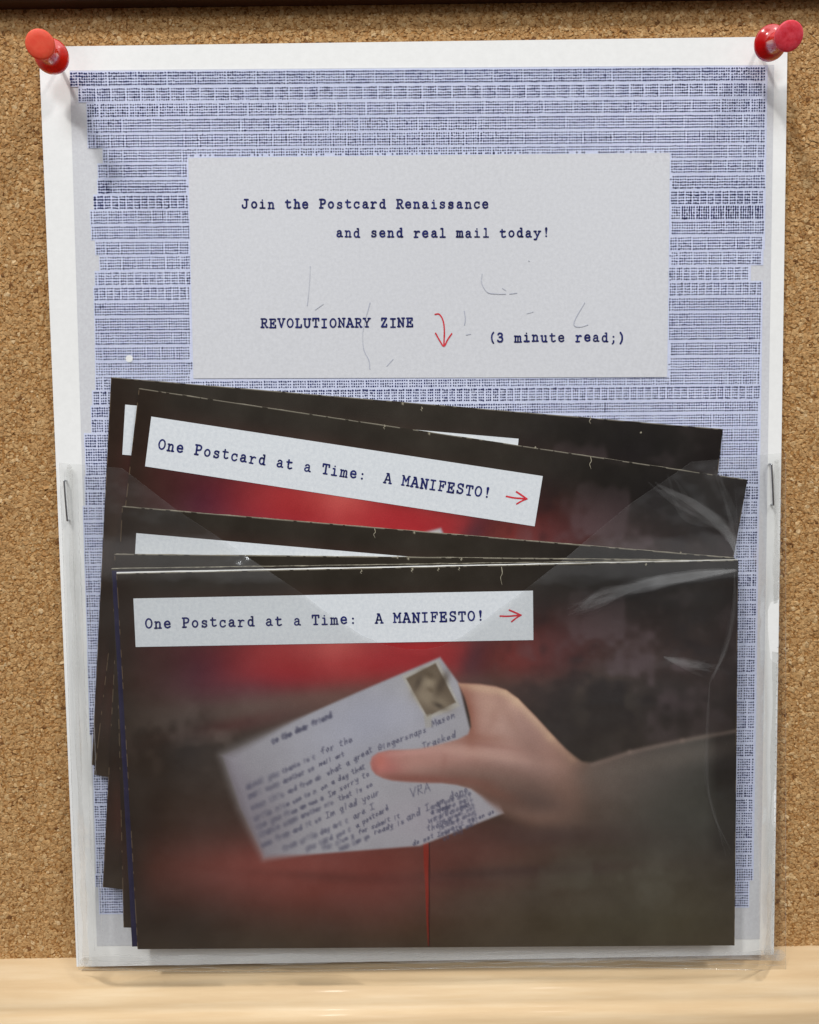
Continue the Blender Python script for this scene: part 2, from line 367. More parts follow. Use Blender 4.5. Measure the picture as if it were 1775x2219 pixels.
while tt < tend:
    nr = 5 if rng.random() > .06 else 4; rs = rng.uniform(5.85, 6.1)
    per = int(rng.choice([6, 6, 6, 3, 12, 30])); wob = rng.choice([1.0, 2.0, 2.6]) if per < 20 else 0
    patt = rng.uniform(-1, 1, (nr, per)); rowb = rng.uniform(-.14, .16, nr)
    colb = rng.uniform(-.2, .2, per); ls = left_s(tt + 2); ph0 = rng.integers(0, per)
    dbl = (7 <= bi <= 8) or rng.random() < .04
    right = 1509 - (0 if tt < 380 else (30 if abs(tt - 436) < 18 else 3))
    right -= 9 * (tt > 1835)
    tint.append((ls - 4, right + 4, tt - 5.5, tt + rs * (nr - 1) + 5.5))
    ss = np.arange(ls, right, DP)
    for r in range(nr):
        k = np.arange(len(ss)); kk = (k + ph0) % per
        off = (kk - (per - 1) / 2) * (-wob / per) ; t_ = tt + r * rs + rng.normal(0, .28, len(ss))
        s_ = ss + off + rng.normal(0, .22, len(ss))
        sz = 1.80 * (1 + .07 * patt[r, kk] + .5 * rowb[r] + .5 * colb[kk] + rng.normal(0, .06, len(ss)))
        wx = np.where(patt[r, kk] > .55, 1.22, 1.0) * (1.18 if dbl else 1.0)
        if dbl: sz = np.where(ss - ls < 22, sz * 1.25, sz)
        wy = np.where(rng.random(len(ss)) < .05, 1.35, 1.0)
        if abs(tt - 300) < 14: wy = np.where((ss > 1330), 1.5, wy); 
        dots.append(np.stack([s_, t_, sz * wx, sz * wy], 1))
    tt += rs * nr + float(rng.choice([1.6, 2.8, 3.6, 4.2])); bi += 1
D = np.vstack(dots)
hid = (D[:, 0] > p_s0 - 3.2) & (D[:, 0] < p_s1 + 3.2) & (D[:, 1] > p_t0 - 3.5) & (D[:, 1] < p_t1 + 3.5)
uvD = happ(HP, D[:, :2])
hid |= (uvD[:, 0] > 330) & (uvD[:, 0] < 1530) & (uvD[:, 1] > 1000)
D = D[~hid]; n = len(D); print('dots', n)
a6 = np.linspace(0, 2 * math.pi, 6, endpoint=False)
c6 = np.stack([np.cos(a6), np.sin(a6)], 1)[None] * D[:, None, 2:4] * rng.uniform(.85, 1.15, (n, 6, 1))
V = at(happ(HP, (D[:, None, :2] + c6).reshape(-1, 2)), S(0.00026))
wv = mesh('dot_weave', V, np.arange(n * 6).reshape(n, 6)[:, ::-1], M_DOT, poster, M=PM); wv['kind'] = 'stuff'
# lavender ground of the typed rows
tv, tf = [], []; tint[0] = (tint[0][0], tint[0][1], tint[0][2], tint[0][3])
for q, (s0, s1, t0, t1) in enumerate(tint):
    if q + 1 < len(tint): t1 = tint[q + 1][2]
    nx = 60; s = np.linspace(s0, s1, nx); o = len(tv) * 0 + sum(len(a) for a in tv)
    tv.append(np.vstack([np.c_[s, np.full(nx, t0)], np.c_[s, np.full(nx, (t0 + t1) / 2)], np.c_[s, np.full(nx, t1)]])); tf.append(grid_faces(nx, 3, o))
mesh('tinted_ground', at(happ(HP, np.vstack(tv)), S(0.00018)), np.vstack(tf), M_TINT, poster, M=PM, smooth=True)
tp = slab('text_panel', panel, 60, 34, S(0.00034), 0.00006, M_PANEL, poster, PM, smooth=True)

# ------------------------------------------------------------------ typewriter letters (18.5 wide cell, capitals 18 high)
c = 'c'; l = 'l'
def ell(cx, cy, rx, ry, a0=0, a1=360, n=20):
    a = np.radians(np.linspace(a0, a1, n)); return ('l', [(cx + rx * math.cos(v), cy + ry * math.sin(v)) for v in a])
def srf(*s): return [(l, [(a, y), (b, y)]) for a, b, y in s]
G = {
 'a': [(c, [(3.4, 10.2), (5, 12), (7.5, 12.6), (10, 11.4), (10.8, 9), (10.8, 2.2), (11.8, .5), (13.8, .3)]), (c, [(10.8, 7.2), (7, 7), (3.6, 5.6), (2.6, 3.2), (4, .7), (6.6, .1), (9, 1), (10.8, 3)])],
 'c': [(c, [(12.4, 9), (11, 11.6), (8, 12.6), (4.6, 11.2), (3, 7.5), (3.4, 3), (6, .4), (9, 0), (12.8, 2.4)]), (l, [(12.4, 12.2), (12.4, 8.6)])],
 'd': [ell(7, 6.2, 4.4, 6.1), (l, [(11.4, 18), (11.4, 0)])] + srf((8.8, 11.4, 18), (11.4, 14, 0)),
 'e': [(c, [(2.8, 6.6), (12.6, 6.6)]), (c, [(12.6, 6.6), (12, 10), (9.4, 12.4), (6, 12.2), (3.2, 9.6), (2.7, 6), (4, 2), (7, .1), (10, .3), (12.8, 2)])],
 'h': [(l, [(4, 18), (4, 0)]), (c, [(4, 8.6), (6, 11.4), (8.6, 12.4), (11, 11), (11.6, 8.4), (11.6, 0)])] + srf((1.8, 4, 18), (1.6, 6, 0), (9.6, 13.8, 0)),
 'i': [(l, [(8, 12.4), (8, 0)])] + srf((4.6, 8, 12.4), (3, 13, 0)) + [('d', (7.6, 17.2, 1.7))],
 'l': [(l, [(8, 18), (8, 0)])] + srf((4.6, 8, 18), (3, 13, 0)),
 'm': [(l, [(2.6, 12.4), (2.6, 0)]), (c, [(2.6, 9.4), (4.4, 12), (6.6, 12), (7.9, 9.6), (7.9, 0)]), (c, [(7.9, 9.4), (9.8, 12), (12, 12), (13.2, 9.6), (13.2, 0)])] + srf((.8, 2.6, 12.4), (.8, 4.4, 0), (6.6, 9.4, 0), (12, 15, 0)),
 'n': [(l, [(4, 12.4), (4, 0)]), (c, [(4, 8.6), (6, 11.4), (8.6, 12.4), (11, 11), (11.6, 8.4), (11.6, 0)])] + srf((1.8, 4, 12.4), (1.6, 6.2, 0), (9.6, 13.8, 0)),
 'o': [ell(7.8, 6.2, 5, 6.2)],
 'r': [(l, [(5, 12.4), (5, 0)]), (c, [(5, 7), (7.4, 11), (10.4, 12.5), (13, 11.4)])] + srf((2.2, 5, 12.4), (2, 9, 0)),
 's': [(c, [(11.6, 9.6), (9.8, 12), (6.6, 12.4), (4, 10.6), (4.4, 8), (7.6, 6.6), (11, 5.4), (12, 3), (10, .6), (6.6, .1), (3.4, 2.2)]), (l, [(11.6, 12), (11.6, 9.2)]), (l, [(3.4, 3), (3.4, .2)])],
 't': [(c, [(5.8, 16.4), (5.8, 3.4), (7, .8), (9.6, .1), (13, 1.6)])] + srf((2.2, 12, 12.2)),
 'u': [(c, [(4, 12.4), (4, 4), (5.2, 1), (7.8, 0), (10.4, 1.2), (11.6, 3.4)]), (l, [(11.6, 12.4), (11.6, 0)])] + srf((1.8, 4, 12.4), (9.4, 11.6, 12.4), (11.6, 13.8, 0)),
 'y': [(l, [(3, 12.2), (8, 1.4)]), (c, [(13, 12.2), (8, 1), (6, -3.8), (3, -5)])] + srf((1, 5.6, 12.3), (10.4, 15, 12.3), (1.8, 6, -5.1)),
 'A': [(l, [(2, 0), (7.4, 18), (8.6, 18), (14, 0)]), (l, [(4, 6), (12, 6)])] + srf((.4, 4.6, 0), (11.4, 15.6, 0), (5, 8, 18)),
 'E': [(l, [(4, 18), (4, 0)]), (l, [(10, 12), (10, 6.4)]), (l, [(13.2, 18), (13.2, 13.6)]), (l, [(13.8, 0), (13.8, 4.8)])] + srf((1.6, 13.2, 18), (4, 10, 9.3), (1.6, 13.8, 0)),
 'F': [(l, [(4, 18), (4, 0)]), (l, [(10, 12), (10, 6.4)]), (l, [(13.6, 18), (13.6, 13.4)])] + srf((1.6, 13.6, 18), (4, 10, 9.3), (1.6, 8, 0)),
 'I': [(l, [(8, 18), (8, 0)])] + srf((3.4, 12.6, 18), (3.4, 12.6, 0)),
 'J': [(c, [(10.6, 18), (10.6, 5), (9.4, 1.2), (6, 0), (2.6, 1.6), (2, 4.4), (2, 6)])] + srf((6.6, 14, 18)),
 'L': [(l, [(5, 18), (5, 0)]), (l, [(13.8, 0), (13.8, 5.4)])] + srf((2, 8.4, 18), (2, 13.8, 0)),
 'M': [(l, [(2.8, 0), (2.8, 18), (8, 7.6), (13.2, 18), (13.2, 0)])] + srf((.6, 3, 18), (13, 15.4, 18), (.4, 5.4, 0), (10.6, 15.6, 0)),
 'N': [(l, [(3, 0), (3, 18), (12.6, 0), (12.6, 18)])] + srf((.8, 3.2, 18), (10, 15.2, 18), (.8, 5.8, 0)),
 'O': [ell(8, 9, 6, 9, n=26)],
 'P': [(l, [(4.4, 18), (4.4, 0)]), (c, [(4.4, 18), (9.4, 18), (12.8, 16.4), (13.4, 13.2), (12, 9.8), (8.6, 8.6), (4.4, 8.6)])] + srf((1.8, 4.4, 18), (1.8, 8.4, 0)),
 'R': [(l, [(3.6, 18), (3.6, 0)]), (c, [(3.6, 18), (8.8, 18), (12, 16.6), (12.6, 13.6), (11.2, 10.2), (8, 9.2), (3.6, 9.2)]), (l, [(8, 9.2), (12.6, 1), (13.4, 0)])] + srf((1.2, 3.6, 18), (1, 6.8, 0), (12.4, 15.4, 0)),
 'S': [(c, [(12.6, 14), (10.6, 17.4), (7, 18), (3.8, 16.4), (3.2, 13.2), (5, 10.6), (9, 9.2), (12.4, 7.4), (13.2, 4.2), (11, .8), (7, 0), (3, 2.6)]), (l, [(12.8, 18), (12.8, 13.6)]), (l, [(2.8, 4.4), (2.8, 0)])],
 'T': [(l, [(8, 18), (8, 0)]), (l, [(1.8, 18), (1.8, 13.4)]), (l, [(14.2, 18), (14.2, 13.4)])] + srf((1.8, 14.2, 18), (4.6, 11.4, 0)),
 'U': [(c, [(3.2, 18), (3.2, 5.4), (4.6, 1.6), (8, 0), (11.4, 1.6), (12.8, 5.4), (12.8, 18)])] + srf((.8, 5.8, 18), (10.2, 15.2, 18)),
 'V': [(l, [(2.4, 18), (8, 0), (13.6, 18)])] + srf((.4, 5, 18), (11, 15.6, 18)),
 'Y': [(l, [(2.4, 18), (8, 8.6), (13.6, 18)]), (l, [(8, 8.6), (8, 0)])] + srf((.4, 5, 18), (11, 15.6, 18), (4.8, 11.2, 0)),
 'Z': [(l, [(3.2, 13.6), (3.2, 18), (12.8, 18), (3, 0), (13.2, 0), (13.2, 4.8)])],
 '3': [(c, [(3.4, 15.2), (5.6, 17.8), (9, 17.8), (11.6, 15.8), (11.4, 12), (8.6, 10), (6.4, 9.8)]), (c, [(8, 9.9), (11.6, 8.4), (12.8, 5), (11.2, 1.2), (7.6, 0), (3.8, 1), (2.8, 3)])],
 '(': [(c, [(11.4, 19.6), (8.2, 14), (7.6, 8), (8.6, 2), (11.4, -3.4)])],
 ')': [(c, [(4.6, 19.6), (7.8, 14), (8.4, 8), (7.4, 2), (4.6, -3.4)])],
 '!': [('t', [(8, 18), (8, 6.4)]), ('d', (8, 1.4, 2.2)), ('d', (8, 16.8, 2.0))],
 ':': [('d', (8, 10.6, 2.3)), ('d', (8, 1.8, 2.3))],
 ';': [('d', (8, 10.6, 2.2)), ('d', (8.2, 1.6, 2.2)), (c, [(8.6, 1.4), (8, -2), (5.6, -4.4)])],
}
def typed(ink, text, x, y, x2, y2, w=3.4, sy=1.0):
    """typed line whose first cell starts at pixel x,y (baseline) and last cell starts at x2,y2"""
    n = len(text) - 1; dx, dy = (x2 - x) / n, (y2 - y) / n; pit = math.hypot(dx, dy); s = pit / 18.5; ux, uy = dx / pit, dy / pit
    for k, ch in enumerate(text):
        if ch == ' ': continue
        bx = x + dx * k + rng.normal(0, .35); by = y + dy * k + rng.normal(0, .45); ww = w * s * rng.uniform(.9, 1.12)
        f = lambda p: np.stack([bx + s * (p[:, 0] * ux + p[:, 1] * sy * uy), by + s * (p[:, 0] * uy - p[:, 1] * sy * ux)], 1)
        for kind, pts in G[ch]:
            if kind == 'd': q = f(np.array([[pts[0], pts[1]]]))[0]; ink.dot(q, pts[2] * s * .92, 12)
            elif kind == 't': q = f(catmull([pts[0], ((pts[0][0] + pts[1][0]) / 2, (pts[0][1] + pts[1][1]) / 2), pts[1]], 3)); ink.stroke(q, ww * 1.3, np.linspace(1.25, .5, len(q)))
            elif kind == 'c': ink.stroke(f(catmull(pts, 5)), ww)
            else: ink.stroke(f(np.array(pts, float)), ww) if len(pts) > 8 or len(pts) == 2 else [ink.stroke(f(np.array(pts[a:a + 2], float)), ww) for a in range(len(pts) - 1)]
ik = Ink()
typed(ik, 'Join the Postcard Renaissance', 524, 450.5, 1044, 450.5)
typed(ik, 'and send real mail today!', 728, 513, 1175, 513)
typed(ik, 'REVOLUTIONARY ZINE', 565, 709, 880, 708)
typed(ik, '(3 minute read;)', 1058, 740, 1340, 740)
ik.build('typed_text', S(0.00042), M_INK, tp, PM)
ik = Ink()
ik.stroke(catmull([(943, 681), (952, 681), (960, 694), (963, 716), (962, 748)], 7), 3.0)
ik.stroke(catmull([(944, 722), (953, 738), (962, 750), (970, 736), (979, 723)], 5), 3.0)
ik.build('hand_drawn_arrow', S(0.00042), M_RED, tp, PM)
ik = Ink(); z4 = lambda P: [(400 + a / 1.597, 330 + b / 1.597) for a, b in P]
for P_ in ([(435, 395), (432, 460), (425, 530)], [(452, 545), (480, 525)], [(642, 520), (618, 615), (620, 680), (638, 720), (641, 750)], [(1030, 420), (1028, 450), (1048, 484), (1085, 490), (1112, 490)], [(1125, 490), (1150, 487)],
           [(1100, 470), (1112, 478)], [(968, 550), (972, 575), (969, 598)], [(1185, 558), (1207, 552)], [(1385, 520), (1352, 578), (1350, 600), (1370, 604), (1396, 597)], [(975, 632), (990, 629)], [(700, 740), (722, 716)], [(1190, 375), (1194, 377)]):
    ik.stroke(catmull(z4(P_), 6), 1.5)
ik.build('faint_pen_marks', S(0.00042), M_FAINT, tp, PM)['kind'] = 'stuff'
ik = Ink(); ik.dot(np.array((280, 777.0)), 8, 12); ik.build('white_fleck', S(0.0004), M_WHITE, poster, PM)

# ------------------------------------------------------------------ booklets
ZC = np.array([(252, 1243), (1600, 1214), (1592, 2049), (298, 2057)], float)
OFF = [0.0009 + 0.00105 * k for k in range(6)]
TILT = -math.atan(SL)
def frame(origin, ang):
    return Matrix.Translation(origin) @ Matrix.Rotation(TILT, 4, 'X') @ Matrix.Rotation(ang, 4, 'Y')
Wc = at(ZC, T(OFF[5])); MF = frame(Vector(Wc.mean(0)), 0.0)

# --- the printed cover picture, painted as data on a fine grid
GX, GY = 560, 350
s, t_ = np.meshgrid(np.linspace(0, 1, GX), np.linspace(0, 1, GY))
def bil(C, s, t):
    s = s[..., None]; t = t[..., None]; return (C[0] * (1 - s) + C[1] * s) * (1 - t) + (C[3] * (1 - s) + C[2] * s) * t
PW = bil(Wc, s, t_); UV = px(PW.reshape(-1, 3)).reshape(GY, GX, 2); U, Vv = UV[..., 0], UV[..., 1]
def smooth(x, a, b): x = np.clip((x - a) / (b - a), 0, 1); return x * x * (3 - 2 * x)
def vnoise(sc, seed):
    r = np.random.default_rng(seed).random((64, 64)); a = (U / sc) % 63; b = (Vv / sc) % 63
    i = a.astype(int); j = b.astype(int); fa = a - i; fb = b - j; fa = fa * fa * (3 - 2 * fa); fb = fb * fb * (3 - 2 * fb); i2 = (i + 1) % 64; j2 = (j + 1) % 64
    return (r[j, i] * (1 - fa) + r[j, i2] * fa) * (1 - fb) + (r[j2, i] * (1 - fa) + r[j2, i2] * fa) * fb
IM = np.zeros((GY, GX, 3)) + np.array((46, 38, 31.0))
def mixc(a, col):
    global IM
    IM = IM * (1 - a[..., None]) + np.asarray(col, float) * a[..., None]
def blob(cx, cy, sx, sy, col, al=1.0, rot=0, pw=1.0):
    r = math.radians(rot); dx = U - cx; dy = Vv - cy; a = (dx * math.cos(r) + dy * math.sin(r)) / sx; b = (-dx * math.sin(r) + dy * math.cos(r)) / sy
    mixc(al * np.exp(-((a * a + b * b) ** pw) / 2), col)
def sdf(P_):
    P_ = np.asarray(P_, float); d = np.full(U.shape, 1e9); ins = np.zeros(U.shape, bool)
    for a, b in zip(P_, np.roll(P_, -1, 0)):
        e = b - a; tt = np.clip(((U - a[0]) * e[0] + (Vv - a[1]) * e[1]) / (e @ e), 0, 1)
        d = np.minimum(d, np.hypot(U - a[0] - tt * e[0], Vv - a[1] - tt * e[1]))
        if a[1] != b[1]: ins ^= ((a[1] > Vv) != (b[1] > Vv)) & (U < (b[0] - a[0]) * (Vv - a[1]) / (b[1] - a[1]) + a[0])
    return np.where(ins, -d, d)
def poly(P_, col, blur=2.0, al=1.0):
    mixc(al * (1 - smooth(sdf(P_), -blur, blur)), col)
# dim room behind the hand; far-right dark strip paints in the pocket's dark reflection
blob(700, 1265, 700, 50, (52, 47, 38), .8); blob(1440, 1290, 230, 90, (24, 22, 21), .9); blob(600, 1262, 420, 22, (38, 34, 28), .6); blob(1590, 1500, 40, 300, (22, 16, 15), .85)
blob(520, 1440, 300, 52, (104, 30, 38), .9); blob(640, 1330, 380, 30, (70, 34, 32), .6); blob(430, 1470, 70, 42, (78, 32, 52), .8); blob(330, 1440, 60, 50, (62, 32, 28), .6)
mixc(.92 * smooth(U, 410, 620) * (1 - smooth(U + .25 * (Vv - 1430), 990, 1080)) * smooth(Vv, 1350, 1410) * (1 - smooth(Vv + (U - 700) * .06, 1460, 1545)), (164, 46, 48))
blob(735, 1400, 60, 36, (196, 92, 84), .8, 20); blob(600, 1475, 70, 20, (170, 38, 48), .8); blob(860, 1440, 90, 30, (170, 38, 46), .7)
blob(520, 1500, 90, 26, (96, 36, 52), .7); blob(1032, 1430, 22, 44, (66, 38, 50), .85, 20)
blob(1130, 1425, 60, 48, (140, 52, 46), .9); blob(1230, 1420, 90, 50, (104, 44, 48), .7); blob(1400, 1440, 160, 60, (66, 46, 44), .7)
blob(540, 1545, 200, 34, (98, 84, 76), .85, -4); blob(720, 1515, 130, 20, (124, 96, 86), .6, -6); blob(1000, 1480, 120, 18, (110, 84, 74), .5); blob(1200, 1500, 150, 20, (84, 68, 62), .7)
blob(470, 1580, 130, 14, (88, 40, 40), .6, -12); blob(395, 1625, 52, 52, (26, 22, 21), .9)
blob(1330, 1570, 170, 60, (52, 44, 42), .85); blob(1240, 1560, 60, 40, (40, 32, 32), .7); blob(1440, 1520, 90, 50, (44, 38, 38), .8)
blob(1310, 1530, 60, 70, (68, 62, 54), .6)
# lower part
blob(440, 1780, 90, 140, (70, 55, 47), .7); blob(330, 1800, 40, 260, (42, 28, 17), .8)
blob(780, 1915, 300, 80, (128, 54, 46), .95); blob(660, 1880, 170, 40, (142, 70, 62), .8); blob(760, 1985, 200, 30, (92, 50, 40), .5); blob(1050, 1850, 170, 50, (116, 52, 44), .85); blob(1000, 1950, 200, 60, (84, 56, 48), .6)
blob(1350, 1900, 240, 120, (70, 66, 54), .8); blob(1180, 1990, 300, 50, (74, 62, 46), .6)
blob(1100, 1890, 200, 9, (62, 40, 36), .6, -3); blob(820, 1905, 160, 8, (78, 40, 34), .6, 3); blob(1200, 1960, 200, 20, (78, 66, 56), .4)
mixc(smooth(Vv, 1950, 2050) * .75, (68, 56, 40)); blob(1420, 2000, 200, 60, (74, 70, 52), .6); mixc(.85 * (1 - smooth(U, 262, 345)), (40, 28, 18))
blob(350, 2010, 120, 50, (44, 33, 24), .7)
# pale and dark cloud patches mixed into the picture, then the printed red strap
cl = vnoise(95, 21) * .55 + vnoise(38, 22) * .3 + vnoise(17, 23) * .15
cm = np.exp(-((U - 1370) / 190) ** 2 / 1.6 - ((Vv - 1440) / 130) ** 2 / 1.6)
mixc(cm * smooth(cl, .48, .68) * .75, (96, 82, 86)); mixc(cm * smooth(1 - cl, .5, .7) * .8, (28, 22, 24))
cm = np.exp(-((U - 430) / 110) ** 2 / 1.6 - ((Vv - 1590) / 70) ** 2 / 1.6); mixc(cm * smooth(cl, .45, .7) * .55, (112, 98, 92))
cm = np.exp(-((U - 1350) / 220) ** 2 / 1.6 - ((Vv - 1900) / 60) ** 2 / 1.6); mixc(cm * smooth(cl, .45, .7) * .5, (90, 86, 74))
blob(820, 1915, 90, 60, (128, 58, 50), .5)
poly([(917, 1825), (931, 1825), (930, 1930), (929, 2050), (927, 2050)], (138, 38, 24), 1.1, .95); poly([(929, 1825), (932, 1825), (931, 2052), (928.5, 2052)], (40, 16, 12), 1.0, .8)
# forearm in its sleeve, sinking into the dark room below
xl = [800, 1020, 1086, 1150, 1243, 1300, 1450, 1600]
low = np.interp(U, xl, [1700, 1722, 1748, 1766, 1776, 1788, 1812, 1830])
armp = [(1060, 1500), (1122, 1516), (1160, 1553), (1195, 1591), (1243, 1640), (1262, 1650), (1284, 1654), (1320, 1643), (1365, 1628), (1420, 1614), (1479, 1603), (1560, 1584), (1660, 1560), (1660, 1960), (1060, 1960)]
am = (1 - smooth(sdf(armp), -6, 5)) * (1 - smooth(Vv - low, -50, 60)) * smooth(U, 1080, 1180)
ca = np.stack([np.interp(U, [1100, 1200, 1300, 1400, 1525, 1555], v) for v in ((150, 134, 112, 92, 72, 24), (112, 104, 94, 84, 70, 19), (94, 90, 86, 80, 66, 17))], -1)  # near black at the right end: the pocket's dark reflection painted in
IM = IM * (1 - am[..., None]) + ca * am[..., None]
amk = am
def ona(cx, cy, sx, sy, col, al, rot=0):
    r = math.radians(rot); dx = U - cx; dy = Vv - cy; a = (dx * math.cos(r) + dy * math.sin(r)) / sx; b = (-dx * math.sin(r) + dy * math.cos(r)) / sy
    mixc(amk * al * np.exp(-(a * a + b * b) / 2), col)
ona(1240, 1760, 150, 34, (78, 62, 52), .7, 3); ona(1340, 1700, 70, 40, (104, 92, 84), .4); ona(1430, 1650, 130, 18, (112, 102, 94), .6, -12); ona(1500, 1760, 90, 60, (66, 66, 58), .6)
blob(1200, 1812, 150, 18, (66, 46, 44), .5); blob(1460, 1790, 100, 50, (66, 64, 56), .5)
# the written card in the picture
card = [(481, 1637), (640, 1560), (780, 1498), (954, 1424), (994, 1480), (1021, 1589), (1040, 1640), (1092, 1762), (910, 1833), (760, 1845), (572, 1860), (520, 1750)]
dl = 4 + 19 * (1 - smooth(U, 480, 700)); mixc(1 - smooth(sdf(card), -dl, dl), (168, 166, 172))
inc = 1 - smooth(sdf(card), -6, 2)
def onc(cx, cy, sx, sy, col, al, rot=0):
    r = math.radians(rot); dx = U - cx; dy = Vv - cy; a = (dx * math.cos(r) + dy * math.sin(r)) / sx; b = (-dx * math.sin(r) + dy * math.cos(r)) / sy
    mixc(inc * al * np.exp(-(a * a + b * b) / 2), col)
onc(800, 1560, 130, 60, (178, 180, 196), .8, -20); onc(560, 1800, 60, 80, (120, 112, 122), .5); onc(960, 1780, 110, 40, (166, 158, 168), .6)
onc(900, 1480, 60, 26, (182, 182, 186), .6); onc(500, 1700, 30, 90, (136, 128, 140), .6, -20)
poly([(870, 1465), (950, 1430), (997, 1530), (925, 1560)], (186, 182, 172), 4, .8)
poly([(880, 1470), (944, 1437), (988, 1522), (926, 1553)], (108, 94, 78), 2.4, 1)
for a in ((930, 1478, 13, 15, (168, 154, 132)), (928, 1512, 24, 14, (156, 142, 122)), (950, 1524, 20, 9, (142, 128, 108)), (930, 1462, 12, 6, (96, 82, 66)), (906, 1480, 5, 14, (84, 72, 60)), (958, 1482, 7, 20, (82, 70, 58)), (934, 1495, 7, 4, (116, 102, 84)), (951, 1529, 9, 4, (70, 60, 50))): blob(*a[:4], a[4], .85, 25)
poly([(918, 1550), (934, 1546), (938, 1575), (922, 1578)], (170, 164, 150), 2, .5)
# hand writing
HG = {'a': [[(7, 6), (4, 7), (1, 4), (3, 0), (6, 2), (7, 7), (7, 0), (9, 0)]], 'c': [[(6, 6), (3, 7), (1, 3), (3, 0), (7, 1)]], 'd': [[(6, 5), (3, 7), (1, 3), (3, 0), (6, 2), (7, 13), (7, 0)]],
 'e': [[(1, 3), (6, 4), (5, 7), (2, 6), (1, 2), (3, 0), (7, 1)]], 'f': [[(7, 12), (4, 12), (3, 8), (3, 0)], [(0, 6), (6, 7)]], 'g': [[(6, 5), (3, 7), (1, 3), (3, 0), (6, 2), (7, 7), (7, -4), (3, -6)]],
 'h': [[(1, 13), (1, 0), (3, 6), (6, 6), (7, 0)]], 'i': [[(3, 7), (3, 0)], [(3, 10), (3.5, 10.5)]], 'k': [[(1, 13), (1, 0)], [(6, 7), (1, 3), (7, 0)]], 'l': [[(3, 13), (3, 0)]], 'm': [[(0, 7), (0, 0), (2, 6), (4, 6), (4, 0), (6, 6), (8, 6), (8, 0)]],
 'n': [[(1, 7), (1, 0), (3, 6), (6, 6), (7, 0)]], 'o': [[(4, 7), (1, 4), (3, 0), (6, 2), (6, 6), (4, 7)]], 'p': [[(1, 7), (1, -6)], [(1, 6), (5, 7), (6, 3), (4, 0), (1, 1)]], 'r': [[(1, 7), (1, 0), (3, 6), (6, 7)]], 's': [[(6, 7), (2, 6), (3, 4), (6, 2), (4, 0), (1, 1)]],
 't': [[(3, 12), (3, 1), (6, 0)], [(0, 8), (6, 9)]], 'u': [[(1, 7), (1, 1), (4, 0), (6, 3), (7, 7), (7, 0)]], 'w': [[(0, 7), (2, 0), (4, 5), (6, 0), (8, 7)]], 'y': [[(1, 7), (3, 1), (6, 2), (7, 7), (6, -5), (2, -6)]], 'b': [[(1, 13), (1, 0), (5, 1), (6, 5), (2, 6)]],
 'I': [[(3, 12), (3, 0)], [(0, 12), (7, 12)], [(0, 0), (7, 0)]], 'G': [[(8, 10), (4, 12), (1, 7), (2, 1), (6, 0), (8, 5), (5, 5)]], 'M': [[(0, 0), (1, 12), (4, 5), (8, 12), (9, 0)]], 'T': [[(0, 12), (8, 12)], [(4, 12), (4, 0)]], 'V': [[(0, 12), (4, 0), (8, 12)]], 'R': [[(1, 0), (1, 12), (6, 11), (6, 7), (1, 6), (7, 0)]], 'A': [[(0, 0), (4, 12), (8, 0)], [(2, 5), (7, 5)]]}
def pen(P_, w, al, blur, col):
    P_ = np.asarray(P_, float)
    for a, b in zip(P_[:-1], P_[1:]):
        cx = (a[0] + b[0]) / 2; cy = (a[1] + b[1]) / 2; i0 = int((cx - 275) / 1310 * GX); j0 = int((cy - 1235) / 815 * GY)
        r = 16; i1, i2, j1, j2 = max(0, i0 - r), min(GX, i0 + r), max(0, j0 - r), min(GY, j0 + r)
        if i2 <= i1 or j2 <= j1: continue
        u = U[j1:j2, i1:i2]; v = Vv[j1:j2, i1:i2]; e = b - a; tt = np.clip(((u - a[0]) * e[0] + (v - a[1]) * e[1]) / (e @ e + 1e-9), 0, 1)
        d = np.hypot(u - a[0] - tt * e[0], v - a[1] - tt * e[1]); k = al * (1 - smooth(d, w / 2 - blur * .3, w / 2 + blur))
        IM[j1:j2, i1:i2] = IM[j1:j2, i1:i2] * (1 - k[..., None]) + np.array(col, float) * k[..., None]
hr = random.Random(3)
def hand(text, x0, y0, x1, y1, al=.52, blur=2.0, w=1.2):
    x0, y0, x1, y1 = 400 + x0 / 2.156, 1380 + y0 / 2.156, 400 + x1 / 2.156, 1380 + y1 / 2.156
    L = math.hypot(x1 - x0, y1 - y0); ux, uy = (x1 - x0) / L, (y1 - y0) / L; adv = L / len(text); s = adv / 10.4; sh = .95; sk = .28; hr2 = 1
    for k, ch in enumerate(text):
        if ch not in HG: continue
        bx = x0 + ux * adv * k; by = y0 + uy * adv * k + hr.uniform(-1, 1)
        for P_ in HG[ch]:
            pen([(bx + s * ((p[0] + sk * p[1]) * ux + p[1] * sh * uy) + hr.uniform(-.5, .5), by + s * ((p[0] + sk * p[1]) * uy - p[1] * sh * ux) + hr.uniform(-.5, .5)) for p in P_], w, al, blur, (74, 74, 96))
for a in (('for the', 640, 548, 790, 485), ('mail art', 632, 604, 750, 552), ('what a great', 668, 650, 882, 535), ('Gingersnaps', 905, 530, 1135, 442), ('Mason', 1158, 420, 1268, 374), ('Tracked', 1112, 524, 1272, 466),
          ('on a day that', 640, 718, 848, 610), ('Im sorry to', 675, 748, 868, 645), ('that is so', 722, 768, 882, 696), ('Im glad your', 664, 846, 915, 735), ('are I', 790, 852, 892, 800), ('a postcard', 804, 892, 955, 806),
          ('for submit it', 815, 922, 1010, 842), ('ready is', 888, 924, 1030, 868), ('and I am done', 1040, 860, 1330, 718), ('VRA C', 1056, 752, 1220, 690), ('a dear', 1150, 832, 1250, 795), ('write me', 1140, 872, 1340, 790), ('though I', 1135, 908, 1290, 850), ('do not I write', 1068, 974, 1300, 892), ('in on us', 1330, 870, 1450, 820)):
    hand(*a)
